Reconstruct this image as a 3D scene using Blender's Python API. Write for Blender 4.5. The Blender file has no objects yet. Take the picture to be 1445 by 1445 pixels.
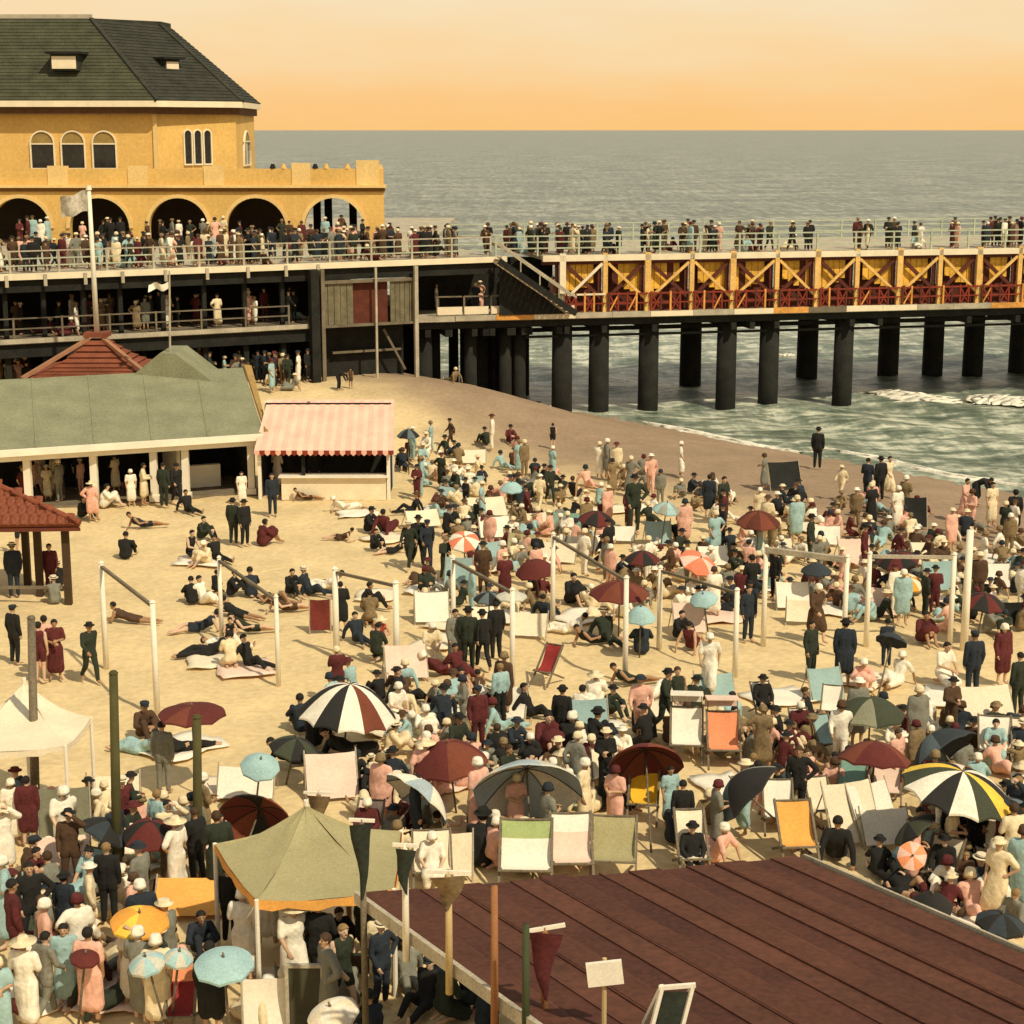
import bpy, bmesh, math, random
from mathutils import Vector, Matrix, Euler
random.seed(7)
R = math.radians
scene = bpy.context.scene
COL = scene.collection

# ------------------------------------------------------------------ camera
F, HC, PITCH = 2500.0, 15.0, math.atan(539.5 / 2500.0)
cp, sp = math.cos(PITCH), math.sin(PITCH)
cam_d = bpy.data.cameras.new('camera')
cam_d.sensor_width = 36.0
cam_d.lens = 36.0 * F / 1445.0
cam_d.clip_start = 0.5
cam_d.clip_end = 80000.0
cam = bpy.data.objects.new('camera', cam_d)
cam.location = (0, 0, HC)
cam.rotation_euler = (math.pi / 2 - PITCH, 0, 0)
COL.objects.link(cam)
scene.camera = cam

# ------------------------------------------------------------------ sky, sun, exposure
SUN_EL, SUN_AZ = R(50), Vector((1.43, -1.75, 0)).normalized()
world = bpy.data.worlds.new('World')
scene.world = world
world.use_nodes = True
wn, wl = world.node_tree.nodes, world.node_tree.links
wn.clear()
w_out = wn.new('ShaderNodeOutputWorld')
w_bg = wn.new('ShaderNodeBackground')
w_bg.inputs['Strength'].default_value = 0.1
w_sky = wn.new('ShaderNodeTexSky')
w_sky.sky_type = 'NISHITA'
w_sky.sun_disc = False
w_sky.sun_elevation = SUN_EL
w_sky.sun_rotation = math.atan2(SUN_AZ.x, SUN_AZ.y)
w_sky.dust_density = 4.0
w_tc = wn.new('ShaderNodeTexCoord')
w_sep = wn.new('ShaderNodeSeparateXYZ')
w_rmp = wn.new('ShaderNodeValToRGB')
stops = [(0.0, (.90, .52, .19)), (.02, (.90, .56, .24)), (.045, (.88, .63, .34)), (.078, (.85, .69, .45)), (.2, (.68, .61, .49)), (.5, (.42, .41, .38)), (1.0, (.31, .33, .34))]
el = w_rmp.color_ramp.elements
el[0].position, el[0].color = stops[0][0], (*stops[0][1], 1)
el[1].position, el[1].color = stops[-1][0], (*stops[-1][1], 1)
for p_, c_ in stops[1:-1]:
    e_ = el.new(p_)
    e_.color = (*c_, 1)
w_x10 = wn.new('ShaderNodeVectorMath')
w_x10.operation = 'SCALE'
w_x10.inputs['Scale'].default_value = 10.0
w_nz = wn.new('ShaderNodeTexNoise')
w_nz.inputs['Scale'].default_value = 9.0
w_nz.inputs['Detail'].default_value = 5.0
w_map = wn.new('ShaderNodeMapping')
w_map.inputs['Scale'].default_value = (1, 1, 5)
w_add = wn.new('ShaderNodeMath')
w_add.operation = 'MULTIPLY_ADD'
w_add.inputs[1].default_value = 0.05
w_sub = wn.new('ShaderNodeMath')
w_sub.operation = 'SUBTRACT'
w_sub.inputs[1].default_value = 0.025
w_mix = wn.new('ShaderNodeMix')
w_mix.data_type = 'RGBA'
w_mix.inputs['Factor'].default_value = 0.06
wl.new(w_tc.outputs['Generated'], w_sep.inputs[0])
wl.new(w_tc.outputs['Generated'], w_map.inputs[0])
wl.new(w_map.outputs[0], w_nz.inputs['Vector'])
wl.new(w_nz.outputs['Fac'], w_add.inputs[0])
wl.new(w_sep.outputs['Z'], w_add.inputs[2])
wl.new(w_add.outputs[0], w_sub.inputs[0])
wl.new(w_sub.outputs[0], w_rmp.inputs[0])
wl.new(w_rmp.outputs['Color'], w_x10.inputs[0])
wl.new(w_x10.outputs[0], w_mix.inputs['A'])
wl.new(w_sky.outputs[0], w_mix.inputs['B'])
wl.new(w_mix.outputs['Result'], w_bg.inputs['Color'])
wl.new(w_bg.outputs[0], w_out.inputs['Surface'])
sun_d = bpy.data.lights.new('sun', 'SUN')
sun_d.energy = 3.3
sun_d.angle = R(1.0)
sun_d.color = (1.0, .90, .70)
sun = bpy.data.objects.new('sun', sun_d)
sv = Vector((SUN_AZ.x * math.cos(SUN_EL), SUN_AZ.y * math.cos(SUN_EL), math.sin(SUN_EL)))
sun.rotation_euler = sv.to_track_quat('Z', 'Y').to_euler()
sun.location = sv * 200
COL.objects.link(sun)
vs = scene.view_settings
vs.view_transform = 'Standard'
vs.look = 'None'
vs.exposure = 0.2
vs.gamma = 1.0
vs.use_curve_mapping = False

# ------------------------------------------------------------------ picture <-> place
def ray(x, y):
    fx, fy = (x - 722.5) / F, -(y - 722.5) / F
    return Vector((fx, cp + fy * sp, -sp + fy * cp))
def P(x, y, z):                       # point on the level z seen at a photograph position
    d = ray(x, y)
    t = (z - HC) / d.z
    return Vector((0, 0, HC)) + d * t
def PY(x, y, Y):                      # same on the upright plane at distance Y
    d = ray(x, y)
    return Vector((0, 0, HC)) + d * (Y / d.y)
def depth(p):
    return p[1] * cp - (p[2] - HC) * sp
def ppm(p):
    return F / depth(p)
def proj(p):
    D = depth(p)
    return 722.5 + F * p[0] / D, 722.5 - F * (p[1] * sp + (p[2] - HC) * cp) / D
def ss(a, b, v):
    t = min(1.0, max(0.0, (v - a) / (b - a)))
    return t * t * (3 - 2 * t)
WATER = -0.7
def shore(X, Y):                      # metres past the waterline, positive out to sea
    return .786 * (X - 6.2) + .619 * (Y - 98)
def front(X, Y):                      # metres in front of the promenade
    return (X + .9) * .459 - (Y - 97.7) * .888
def ground_z(X, Y):
    s = shore(X, Y)
    z = -.75 * ss(-8, 1.5, s) - min(2.5, .06 * max(0, s - 1.5))
    z += 2.1 * ss(14, 2, front(X, Y)) * ss(-1.5, -12, s)
    return z
def G(x, y):                          # the sand seen at a photograph position
    z = 0.0
    for _ in range(12):
        p = P(x, y, z)
        z = ground_z(p.x, p.y)
    return Vector((p.x, p.y, z))

# ------------------------------------------------------------------ materials
MATS = {}
def mat(name, c, rough=.85, var=.18, scale=3.0, fine=40.0, bump=0.0, metal=0.0, spec=.3):
    if name in MATS:
        return MATS[name]
    m = bpy.data.materials.new(name)
    m.use_nodes = True
    n, l = m.node_tree.nodes, m.node_tree.links
    b = n['Principled BSDF']
    b.inputs['Roughness'].default_value = rough
    b.inputs['Metallic'].default_value = metal
    b.inputs['Specular IOR Level'].default_value = spec
    tc = n.new('ShaderNodeTexCoord')
    n1 = n.new('ShaderNodeTexNoise')
    n1.inputs['Scale'].default_value = scale
    n1.inputs['Detail'].default_value = 6
    n2 = n.new('ShaderNodeTexNoise')
    n2.inputs['Scale'].default_value = fine
    n2.inputs['Detail'].default_value = 3
    ad = n.new('ShaderNodeMath')
    ad.operation = 'ADD'
    mr = n.new('ShaderNodeMapRange')
    mr.inputs['From Min'].default_value = .6
    mr.inputs['From Max'].default_value = 1.4
    mr.inputs['To Min'].default_value = 1 - var * 1.6
    mr.inputs['To Max'].default_value = 1 + var * 1.6
    vm = n.new('ShaderNodeVectorMath')
    vm.operation = 'SCALE'
    vm.inputs[0].default_value = c
    l.new(tc.outputs['Object'], n1.inputs['Vector'])
    l.new(tc.outputs['Object'], n2.inputs['Vector'])
    l.new(n1.outputs['Fac'], ad.inputs[0])
    l.new(n2.outputs['Fac'], ad.inputs[1])
    l.new(ad.outputs[0], mr.inputs['Value'])
    l.new(mr.outputs[0], vm.inputs['Scale'])
    l.new(vm.outputs[0], b.inputs['Base Color'])
    if bump:
        bp = n.new('ShaderNodeBump')
        bp.inputs['Strength'].default_value = bump
        bp.inputs['Distance'].default_value = .05
        l.new(ad.outputs[0], bp.inputs['Height'])
        l.new(bp.outputs[0], b.inputs['Normal'])
    MATS[name] = m
    return m

# ------------------------------------------------------------------ mesh helpers
class MB:
    def __init__(self):
        self.v, self.f, self.mi = [], [], []
    def add(self, vs, fs, mi=0):
        k = len(self.v)
        self.v += [Vector(v) for v in vs]
        self.f += [tuple(i + k for i in f) for f in fs]
        self.mi += [mi] * len(fs)
        return self
    def box(self, lo, hi, mi=0, M=None):
        x0, y0, z0 = lo
        x1, y1, z1 = hi
        vs = [Vector(p) for p in ((x0, y0, z0), (x1, y0, z0), (x1, y1, z0), (x0, y1, z0), (x0, y0, z1), (x1, y0, z1), (x1, y1, z1), (x0, y1, z1))]
        if M is not None:
            vs = [M @ v for v in vs]
        return self.add(vs, [(0, 3, 2, 1), (4, 5, 6, 7), (0, 1, 5, 4), (1, 2, 6, 5), (2, 3, 7, 6), (3, 0, 4, 7)], mi)
    def beam(self, a, b, w, h, mi=0, up=(0, 0, 1)):
        a, b = Vector(a), Vector(b)
        d = (b - a)
        L = d.length
        d.normalize()
        up = Vector(up)
        if abs(d.dot(up)) > .98:
            up = Vector((0, 1, 0))
        s = d.cross(up).normalized()
        u = s.cross(d)
        M = Matrix((s, u, d)).transposed().to_4x4()
        M.translation = a
        return self.box((-w / 2, -h / 2, 0), (w / 2, h / 2, L), mi, M)
    def cyl(self, a, b, r0, r1=None, n=10, mi=0, cap=True):
        a, b = Vector(a), Vector(b)
        r1 = r0 if r1 is None else r1
        d = (b - a).normalized()
        up = Vector((0, 0, 1)) if abs(d.z) < .95 else Vector((1, 0, 0))
        s = d.cross(up).normalized()
        u = s.cross(d)
        vs, fs = [], []
        for c, r in ((a, r0), (b, r1)):
            for i in range(n):
                t = 2 * math.pi * i / n
                vs.append(c + (s * math.cos(t) + u * math.sin(t)) * r)
        for i in range(n):
            j = (i + 1) % n
            fs.append((i, i + n, j + n, j))
        if cap:
            fs.append(tuple(range(n)))
            fs.append(tuple(range(2 * n - 1, n - 1, -1)))
        return self.add(vs, fs, mi)
    def prism(self, poly, z0, z1, mi=0):          # polygon (x, y) raised from z0 to z1
        n = len(poly)
        vs = [(p[0], p[1], z0) for p in poly] + [(p[0], p[1], z1) for p in poly]
        fs = [tuple(range(n - 1, -1, -1)), tuple(range(n, 2 * n))] + [(i, (i + 1) % n, (i + 1) % n + n, i + n) for i in range(n)]
        return self.add(vs, fs, mi)
    def slab(self, quad, t, mi=0):                # a quad or polygon with thickness t below it
        q = [Vector(p) for p in quad]
        nrm = (q[1] - q[0]).cross(q[2] - q[0]).normalized()
        n = len(q)
        vs = q + [p - nrm * t for p in q]
        fs = [tuple(range(n)), tuple(range(2 * n - 1, n - 1, -1))] + [(i, i + n, (i + 1) % n + n, (i + 1) % n) for i in range(n)]
        return self.add(vs, fs, mi)
    def mesh(self, name, mats, origin=(0, 0, 0), smooth=False):
        me = bpy.data.meshes.new(name)
        o = Vector(origin)
        me.from_pydata([v - o for v in self.v], [], self.f)
        for m in (mats if isinstance(mats, (list, tuple)) else [mats]):
            me.materials.append(m)
        for p, i in zip(me.polygons, self.mi):
            p.material_index = i
            p.use_smooth = smooth
        bm = bmesh.new()
        bm.from_mesh(me)
        bmesh.ops.recalc_face_normals(bm, faces=bm.faces)
        bm.to_mesh(me)
        bm.free()
        return me
    def build(self, name, mats, parent=None, origin=None, smooth=False):
        if origin is None:
            origin = parent_origin(parent) if parent is not None else (0, 0, 0)
        o = bpy.data.objects.new(name, self.mesh(name, mats, origin, smooth))
        COL.objects.link(o)
        if parent is not None:
            o.parent = parent
        else:
            o.location = origin
        return o
def parent_origin(p):
    v = Vector((0, 0, 0))
    while p is not None:
        v += p.location
        p = p.parent
    return v
def tag(o, label=None, cat=None, group=None, kind=None):
    if label: o['label'] = label
    if cat: o['category'] = cat
    if group: o['group'] = group
    if kind: o['kind'] = kind
    return o
def empty(name, loc, label, cat, group=None):
    o = bpy.data.objects.new(name, None)
    o.location = loc
    o.empty_display_size = .3
    COL.objects.link(o)
    return tag(o, label, cat, group)
def link(name, me, parent, loc=(0, 0, 0), rot=None, mats=None):
    o = bpy.data.objects.new(name, me)
    COL.objects.link(o)
    o.parent = parent
    o.location = loc
    if rot is not None: o.rotation_euler = rot
    if mats:
        for i, m in enumerate(mats):
            o.material_slots[i].link = 'OBJECT'
            o.material_slots[i].material = m
    return o
LAND = []           # (short phrase, picture x, picture y) things that others are described by
def landmark(ph, p=None, x=None, y=None):
    if p is not None: x, y = proj(p)
    LAND.append((ph, x, y))

# ------------------------------------------------------------------ palette
sand_light = (.67, .50, .25)
yel = mat('ochre_stucco', (.68, .42, .12), .9, .13, .4, 5, .1)
yel_lt = mat('pale_ochre_stucco', (.76, .52, .20), .9, .12, .7, 9, .1)
cream = mat('cream_paint', (.78, .66, .44), .8, .1, 1.5, 20)
white = mat('white_paint', (.8, .72, .55), .8, .1, 1.5, 25)
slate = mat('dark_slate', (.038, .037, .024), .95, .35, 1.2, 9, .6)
slate_lit = mat('lit_slate', (.062, .062, .032), .95, .3, 1.2, 9, .6)  # paler slate: the light on the front slope is put into the colour
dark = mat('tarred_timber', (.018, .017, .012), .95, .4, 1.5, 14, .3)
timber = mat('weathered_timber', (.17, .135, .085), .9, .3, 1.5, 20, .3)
grey_wood = mat('pale_weathered_wood', (.42, .36, .25), .9, .25, 1.5, 20, .2)
post_p = mat('amber_paint', (.74, .44, .13), .8, .2, 1.5, 12, .1)
orange_p = mat('orange_paint', (.66, .30, .06), .8, .25, 1.5, 12, .1)
yelp = mat('yellow_boarding', (.80, .44, .06), .85, .25, .9, 9, .1)
redp = mat('red_paint', (.22, .03, .012), .8, .3, 2, 15, .1)
redbrown = mat('red_brown_paint', (.10, .025, .012), .85, .3, 2, 15)
olive_p = mat('olive_panel', (.16, .135, .075), .9, .3, 2.5, 20)
pane_m = mat('window_glass', (.018, .018, .016), .15, .4, 1, 5, 0, 0, .5)
# ------------------------------------------------------------------ beach
def axis(lo, hi, step, outer):
    a = [lo + i * step for i in range(int((hi - lo) / step) + 1)]
    return [a[0] - o for o in reversed(outer)] + a + [a[-1] + o for o in outer]
def grid(name, xs, ys, zf, m, kind='structure'):
    vs = [(x, y, zf(x, y)) for y in ys for x in xs]
    n = len(xs)
    fs = [(j * n + i, j * n + i + 1, (j + 1) * n + i + 1, (j + 1) * n + i) for j in range(len(ys) - 1) for i in range(n - 1)]
    b = MB()
    b.v, b.f, b.mi = [Vector(v) for v in vs], fs, [0] * len(fs)
    me = bpy.data.meshes.new(name)
    me.from_pydata(vs, [], fs)
    me.materials.append(m)
    for p in me.polygons: p.use_smooth = True
    o = bpy.data.objects.new(name, me)
    COL.objects.link(o)
    return tag(o, kind=kind)

def sand_mat():
    m = mat('sand', sand_light, .95, .13, .45, 4.5, .8)
    n, l = m.node_tree.nodes, m.node_tree.links
    b = n['Principled BSDF']
    src = [k for k in l if k.to_socket == b.inputs['Base Color']][0].from_socket
    geo = n.new('ShaderNodeNewGeometry')
    dot = n.new('ShaderNodeVectorMath'); dot.operation = 'DOT_PRODUCT'
    dot.inputs[1].default_value = (.786, .619, 0)
    nz = n.new('ShaderNodeTexNoise'); nz.inputs['Scale'].default_value = .25; nz.inputs['Detail'].default_value = 5
    ma = n.new('ShaderNodeMath'); ma.operation = 'MULTIPLY_ADD'; ma.inputs[1].default_value = 5.0
    mr = n.new('ShaderNodeMapRange')
    off = .786 * 6.2 + .619 * 98
    mr.inputs['From Min'].default_value = off - 18.0 + 2.5
    mr.inputs['From Max'].default_value = off - 11.0 + 2.5
    mr.interpolation_type = 'SMOOTHSTEP'
    mx = n.new('ShaderNodeMix'); mx.data_type = 'RGBA'
    dk = n.new('ShaderNodeVectorMath'); dk.operation = 'MULTIPLY'
    dk.inputs[1].default_value = (.46, .42, .50)        # wet sand by the waterline is darker
    l.new(geo.outputs['Position'], dot.inputs[0])
    l.new(geo.outputs['Position'], nz.inputs['Vector'])
    l.new(nz.outputs['Fac'], ma.inputs[0])
    l.new(dot.outputs['Value'], ma.inputs[2])
    l.new(ma.outputs[0], mr.inputs['Value'])
    l.new(mr.outputs[0], mx.inputs['Factor'])
    l.new(src, dk.inputs[0])
    l.new(src, mx.inputs['A'])
    l.new(dk.outputs[0], mx.inputs['B'])
    l.new(mx.outputs['Result'], b.inputs['Base Color'])
    return m
from mathutils import noise as mnoise
def beach_z(x, y):
    z = ground_z(x, y)
    if 15 < y < 110 and abs(x) < 45:
        z += .06 * mnoise.noise(Vector((x * .9, y * .9, 0))) + .05 * mnoise.noise(Vector((x * 2.3, y * 2.3, 4))) - .06
    return z
grid('beach', axis(-46, 46, .4, [15, 60, 200, 700]), axis(8, 124, .4, [20, 90, 400]), beach_z, sand_mat())

# ------------------------------------------------------------------ sea
def water_mat():
    m = bpy.data.materials.new('sea_water')
    m.use_nodes = True
    n, l = m.node_tree.nodes, m.node_tree.links
    b = n['Principled BSDF']
    b.inputs['Roughness'].default_value = .32
    b.inputs['Specular IOR Level'].default_value = .45
    geo = n.new('ShaderNodeNewGeometry')
    mp = n.new('ShaderNodeMapping'); mp.inputs['Scale'].default_value = (.6, 1.0, 1)
    n1 = n.new('ShaderNodeTexNoise'); n1.inputs['Scale'].default_value = .9; n1.inputs['Detail'].default_value = 8; n1.inputs['Roughness'].default_value = .65
    n2 = n.new('ShaderNodeTexNoise'); n2.inputs['Scale'].default_value = .06; n2.inputs['Detail'].default_value = 6
    r = n.new('ShaderNodeValToRGB')
    r.color_ramp.elements[0].position, r.color_ramp.elements[0].color = .34, (.05, .075, .048, 1)
    r.color_ramp.elements[1].position, r.color_ramp.elements[1].color = .66, (.60, .59, .44, 1)  # cream flecks put the sparkle of reflected sky into the water colour
    e = r.color_ramp.elements.new(.5); e.color = (.165, .195, .135, 1)
    m3 = n.new('ShaderNodeMapping'); m3.inputs['Scale'].default_value = (1.3, .10, 1)
    n3 = n.new('ShaderNodeTexNoise'); n3.inputs['Scale'].default_value = .6; n3.inputs['Detail'].default_value = 5; n3.inputs['Roughness'].default_value = .75
    a3 = n.new('ShaderNodeMath'); a3.operation = 'MULTIPLY_ADD'; a3.inputs[1].default_value = .45
    ad = n.new('ShaderNodeMath'); ad.operation = 'MULTIPLY_ADD'; ad.inputs[1].default_value = .35
    sb = n.new('ShaderNodeMath'); sb.operation = 'ADD'; sb.inputs[1].default_value = -.40
    bp = n.new('ShaderNodeBump'); bp.inputs['Strength'].default_value = .7; bp.inputs['Distance'].default_value = .5
    l.new(geo.outputs['Position'], mp.inputs['Vector'])
    l.new(mp.outputs[0], n1.inputs['Vector']); l.new(mp.outputs[0], n2.inputs['Vector'])
    l.new(n2.outputs['Fac'], ad.inputs[0]); l.new(n1.outputs['Fac'], ad.inputs[2])
    l.new(geo.outputs['Position'], m3.inputs['Vector']); l.new(m3.outputs[0], n3.inputs['Vector']); l.new(n3.outputs['Fac'], a3.inputs[0]); l.new(ad.outputs[0], a3.inputs[2]); l.new(a3.outputs[0], sb.inputs[0]); l.new(sb.outputs[0], r.inputs[0])
    dt = n.new('ShaderNodeVectorMath'); dt.operation = 'DOT_PRODUCT'; dt.inputs[1].default_value = (.786, .619, 0)
    mr = n.new('ShaderNodeMapRange'); o0 = .786 * 6.2 + .619 * 98       # churned shallow water is paler than deep water
    mr.inputs['From Min'].default_value = o0 + 8; mr.inputs['From Max'].default_value = o0 + 90
    mr.inputs['To Min'].default_value = 1.22; mr.inputs['To Max'].default_value = .74
    sc = n.new('ShaderNodeVectorMath'); sc.operation = 'SCALE'
    l.new(geo.outputs['Position'], dt.inputs[0]); l.new(dt.outputs['Value'], mr.inputs['Value'])
    l.new(r.outputs[0], sc.inputs[0]); l.new(mr.outputs[0], sc.inputs['Scale']); l.new(sc.outputs[0], b.inputs['Base Color'])
    l.new(n1.outputs['Fac'], bp.inputs['Height']); l.new(bp.outputs[0], b.inputs['Normal'])
    return m
def sea_z(x, y):
    if not (-20 < x < 62 and 60 < y < 150): return WATER
    k = ss(-20, 0, x) * ss(62, 50, x) * ss(60, 70, y) * ss(150, 130, y)
    s = shore(x, y)
    w = .13 * math.sin(s * .8 + 1.8 * mnoise.noise(Vector((x * .07, y * .07, 3)))) + .16 * mnoise.noise(Vector((x * .35, y * .5, 0))) + .08 * mnoise.noise(Vector((x * 1.1, y * 1.4, 5)))
    return WATER + w * k * ss(-2, 6, s)
grid('sea', axis(-22, 64, 1.0, [60, 250, 1500, 9000, 40000]), axis(58, 152, .7, [30, 120, 500, 2500, 12000, 45000]), sea_z, water_mat())
foam_m = mat('foam', (.80, .74, .58), .9, .2, 1.2, 5, .25)
def foam(name, pts, w, h, seed, kind='structure'):
    """a ragged ridge of white water along a line of picture positions"""
    rnd = random.Random(seed)
    P3 = [P(x, y, WATER) for x, y in pts]
    n, m = 44, 9
    vs, fs = [], []
    for i in range(n + 1):
        t = i / n * (len(P3) - 1)
        k = min(int(t), len(P3) - 2)
        c = P3[k].lerp(P3[k + 1], t - k)
        d = (P3[k + 1] - P3[k]).normalized()
        nn = Vector((-d.y, d.x, 0))
        e = math.sin(math.pi * min(1, max(0, i / n))) ** .5
        ww = w * e * (.65 + .7 * abs(mnoise.noise(Vector((i * .35, seed, 0)))) + .15)
        for j in range(m + 1):
            q = j / m * 2 - 1
            jit = mnoise.noise(Vector((i * .5, j * .8, seed)))
            p = c + nn * (q * ww + jit * .35 * w) + d * jit * .5
            z = h * e * max(0, 1 - q * q) ** 1.2 * (.8 + .4 * abs(jit)) - .12 * abs(q) ** 3
            vs.append((p.x, p.y, WATER + .1 + z))
    for i in range(n):
        for j in range(m):
            a = i * (m + 1) + j
            fs.append((a, a + 1, a + m + 2, a + m + 1))
    b = MB(); b.add(vs, fs)
    return tag(b.build(name, foam_m, smooth=True), kind=kind)
foam('breaking_wave', [(1222, 556), (1262, 559), (1305, 566), (1352, 571)], 2.2, .26, 1)
foam('breaking_wave', [(1362, 562), (1405, 565), (1475, 570)], 1.8, .24, 2)
foam('breaking_wave', [(1090, 505), (1120, 503)], .3, .2, 8)
foam('swash', [(905, 596), (985, 612), (1065, 630), (1130, 640)], .35, .08, 5)
foam('swash', [(1150, 632), (1240, 648), (1340, 672), (1470, 690)], .3, .08, 6)

# ------------------------------------------------------------------ pier
A = Vector((-.9, 97.7, 0)); B = Vector((30.3, 105.0, 0))
pu = (B - A).normalized(); pn = Vector((-pu.y, pu.x, 0))
Z_UP, Z_LOW = 8.2, 5.05
def pp(t, b, z): return A + pu * t + pn * b + Vector((0, 0, z))
def t_at(px, z=7.0, b=0.0):
    lo, hi = -20.0, 80.0
    for _ in range(50):
        m = (lo + hi) / 2
        if proj(pp(m, b, z))[0] < px: lo = m
        else: hi = m
    return lo
pier = empty('pier', pp(15, 6, WATER), 'two storey timber pier on dark piles running out over the water to the right', 'pier')
landmark('pier', x=1100, y=400)
T1 = 44.0
TS = t_at(700, Z_UP)
W = 13.0
def pslab(name, t0, t1, b0, b1, z0, z1, m, parent):
    return MB().prism([tuple(pp(t0, b0, 0))[:2], tuple(pp(t1, b0, 0))[:2], tuple(pp(t1, b1, 0))[:2], tuple(pp(t0, b1, 0))[:2]], z0, z1).build(name, m, parent)
t_st = t_at(765, Z_UP)
pslab('upper_deck', t_st, T1, .0, W, Z_UP - .22, Z_UP, grey_wood, pier)
pslab('lower_deck', t_at(588, Z_LOW), T1, -.45, W, Z_LOW - .3, Z_LOW, grey_wood, pier)
pslab('edge_beam', t_at(588, Z_LOW), T1, -.1, .25, Z_LOW - .72, Z_LOW - .303, dark, pier)
pslab('edge_beam', t_at(588, Z_LOW), T1, W - .5, W - .1, Z_LOW - .72, Z_LOW - .303, dark, pier)
pslab('top_chord', t_st, T1, -.22, -.003, Z_UP - .30, Z_UP + .03, cream, pier)
pslab('shadow_beam', t_st, T1, .02, .22, Z_UP - .5, Z_UP - .223, redbrown, pier)  # red-brown strip stands for the shade below the upper deck
# deck boards' ends along the edge of the lower walk
tt = t_at(640, Z_LOW); k = 0
while tt < T1 - .1:
    L = random.uniform(2.1, 2.6)
    e = min(T1, tt + L)
    pslab('edge_board', tt + .02, e, -.53, -.453, Z_LOW - .26, Z_LOW + .02 + random.uniform(0, .05), random.choice([grey_wood, cream, orange_p, grey_wood, timber]), pier)
    tt = e; k += 1
posts = [853, 913, 975, 1033, 1095, 1152, 1208, 1268, 1325, 1380, 1437, 1495]
ts = [t_at(793)] + [t_at(x) for x in posts]
rnd = random.Random(3)
for i, t in enumerate(ts):
    wide = i % 2 == 0
    MB().beam(pp(t, -.12, Z_LOW), pp(t, -.12, Z_UP + .12), .34 if wide else .26, .2, up=pn).build('truss_post', post_p if i else cream, pier)
    MB().beam(pp(t - .26, .14, Z_LOW), pp(t - .26, .14, Z_UP - .5), .2, .14, up=pn).build('rear_post', redbrown, pier)
for i in range(len(ts) - 1):
    a, c = ts[i] + .17, ts[i + 1] - .17
    # yellow boarding behind the frames: boards side by side, some short or missing
    pslab('dark_boarding', a, c, .62, .68, Z_LOW + .3, Z_UP - .3, redbrown, pier)
    n = 6
    for q in range(n):
        if q == (0 if i % 2 else n - 1): continue
        u0 = a + (c - a) * q / n; u1 = a + (c - a) * (q + 1) / n - .03
        z0 = Z_LOW + .95 + .22 * (q if i % 2 == 0 else n - 1 - q) * .6 + rnd.choice([0, 0, .12]); dz = rnd.uniform(-.02, .02)
        pslab('board', u0, u1, .34 + dz, .40 + dz, z0, Z_UP - .3, yelp if rnd.random() < .93 else redbrown, pier)
    fl = i % 2 == 0
    za, zb = Z_LOW + .75, Z_UP - .45
    m1, m2 = (redbrown, post_p)
    MB().beam(pp(a, .05, zb if fl else za), pp(c, .05, za if fl else zb), .2, .12, up=pn).build('brace', m1, pier)
    MB().beam(pp(a, -.13, za if fl else zb), pp(c, -.13, zb if fl else za), .15, .1, up=pn).build('brace', m2 if i else cream, pier)
    # red railing of the lower walk
    MB().beam(pp(a - .1, -.32, Z_LOW + 1.02), pp(c + .14, -.32, Z_LOW + 1.02), .09, .13, up=pn).build('handrail', redp if i else cream, pier)
    MB().beam(pp(a - .1, -.32, Z_LOW + .5), pp(c + .14, -.32, Z_LOW + .5), .07, .12, up=pn).build('handrail', redp, pier)
    for q in range(4):
        u = a + (c - a) * q / 4
        MB().beam(pp(u, -.34, Z_LOW), pp(u, -.34, Z_LOW + 1.12), .1, .1, up=pn).build('railing_post', redp if rnd.random() < .55 else redbrown if rnd.random() < .6 else orange_p, pier)
        if q % 2 == 0:
            w = (c - a) / 4
            MB().beam(pp(u + .06, -.36, Z_LOW + .08), pp(u + w, -.36, Z_LOW + .95), .08, .05, up=pn).build('railing_brace', orange_p if rnd.random() < .5 else redp, pier)
            MB().beam(pp(u + .06, -.3, Z_LOW + .95), pp(u + w, -.3, Z_LOW + .08), .08, .05, up=pn).build('railing_brace', redp, pier)
    MB().box((0, 0, 0), (c - a - .1, .1, .55)).build('kick_panel', redbrown, pier, origin=(0, 0, 0)).matrix_local = Matrix.Translation(pp(a, .3, Z_LOW) - pier.location) @ Matrix.Rotation(math.atan2(pu.y, pu.x), 4, 'Z')
# railings of the upper walk, near and far side
rail_m = mat('pale_green_paint', (.42, .44, .30), .8, .2, 2, 15)
for b_, t0 in ((.05, TS), (W - .1, TS)):
    t = t0
    while t < T1 - 2.35:
        MB().beam(pp(t, b_, Z_UP), pp(t, b_, Z_UP + 1.12), .1, .1, up=pn).build('railing_post', rail_m, pier)
        for z in (.42, .76, 1.08):
            MB().beam(pp(t + .05, b_, Z_UP + z), pp(t + 2.3, b_, Z_UP + z), .07, .08 if z < 1 else .12, up=pn).build('handrail', rail_m, pier)
        t += 2.35
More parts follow.
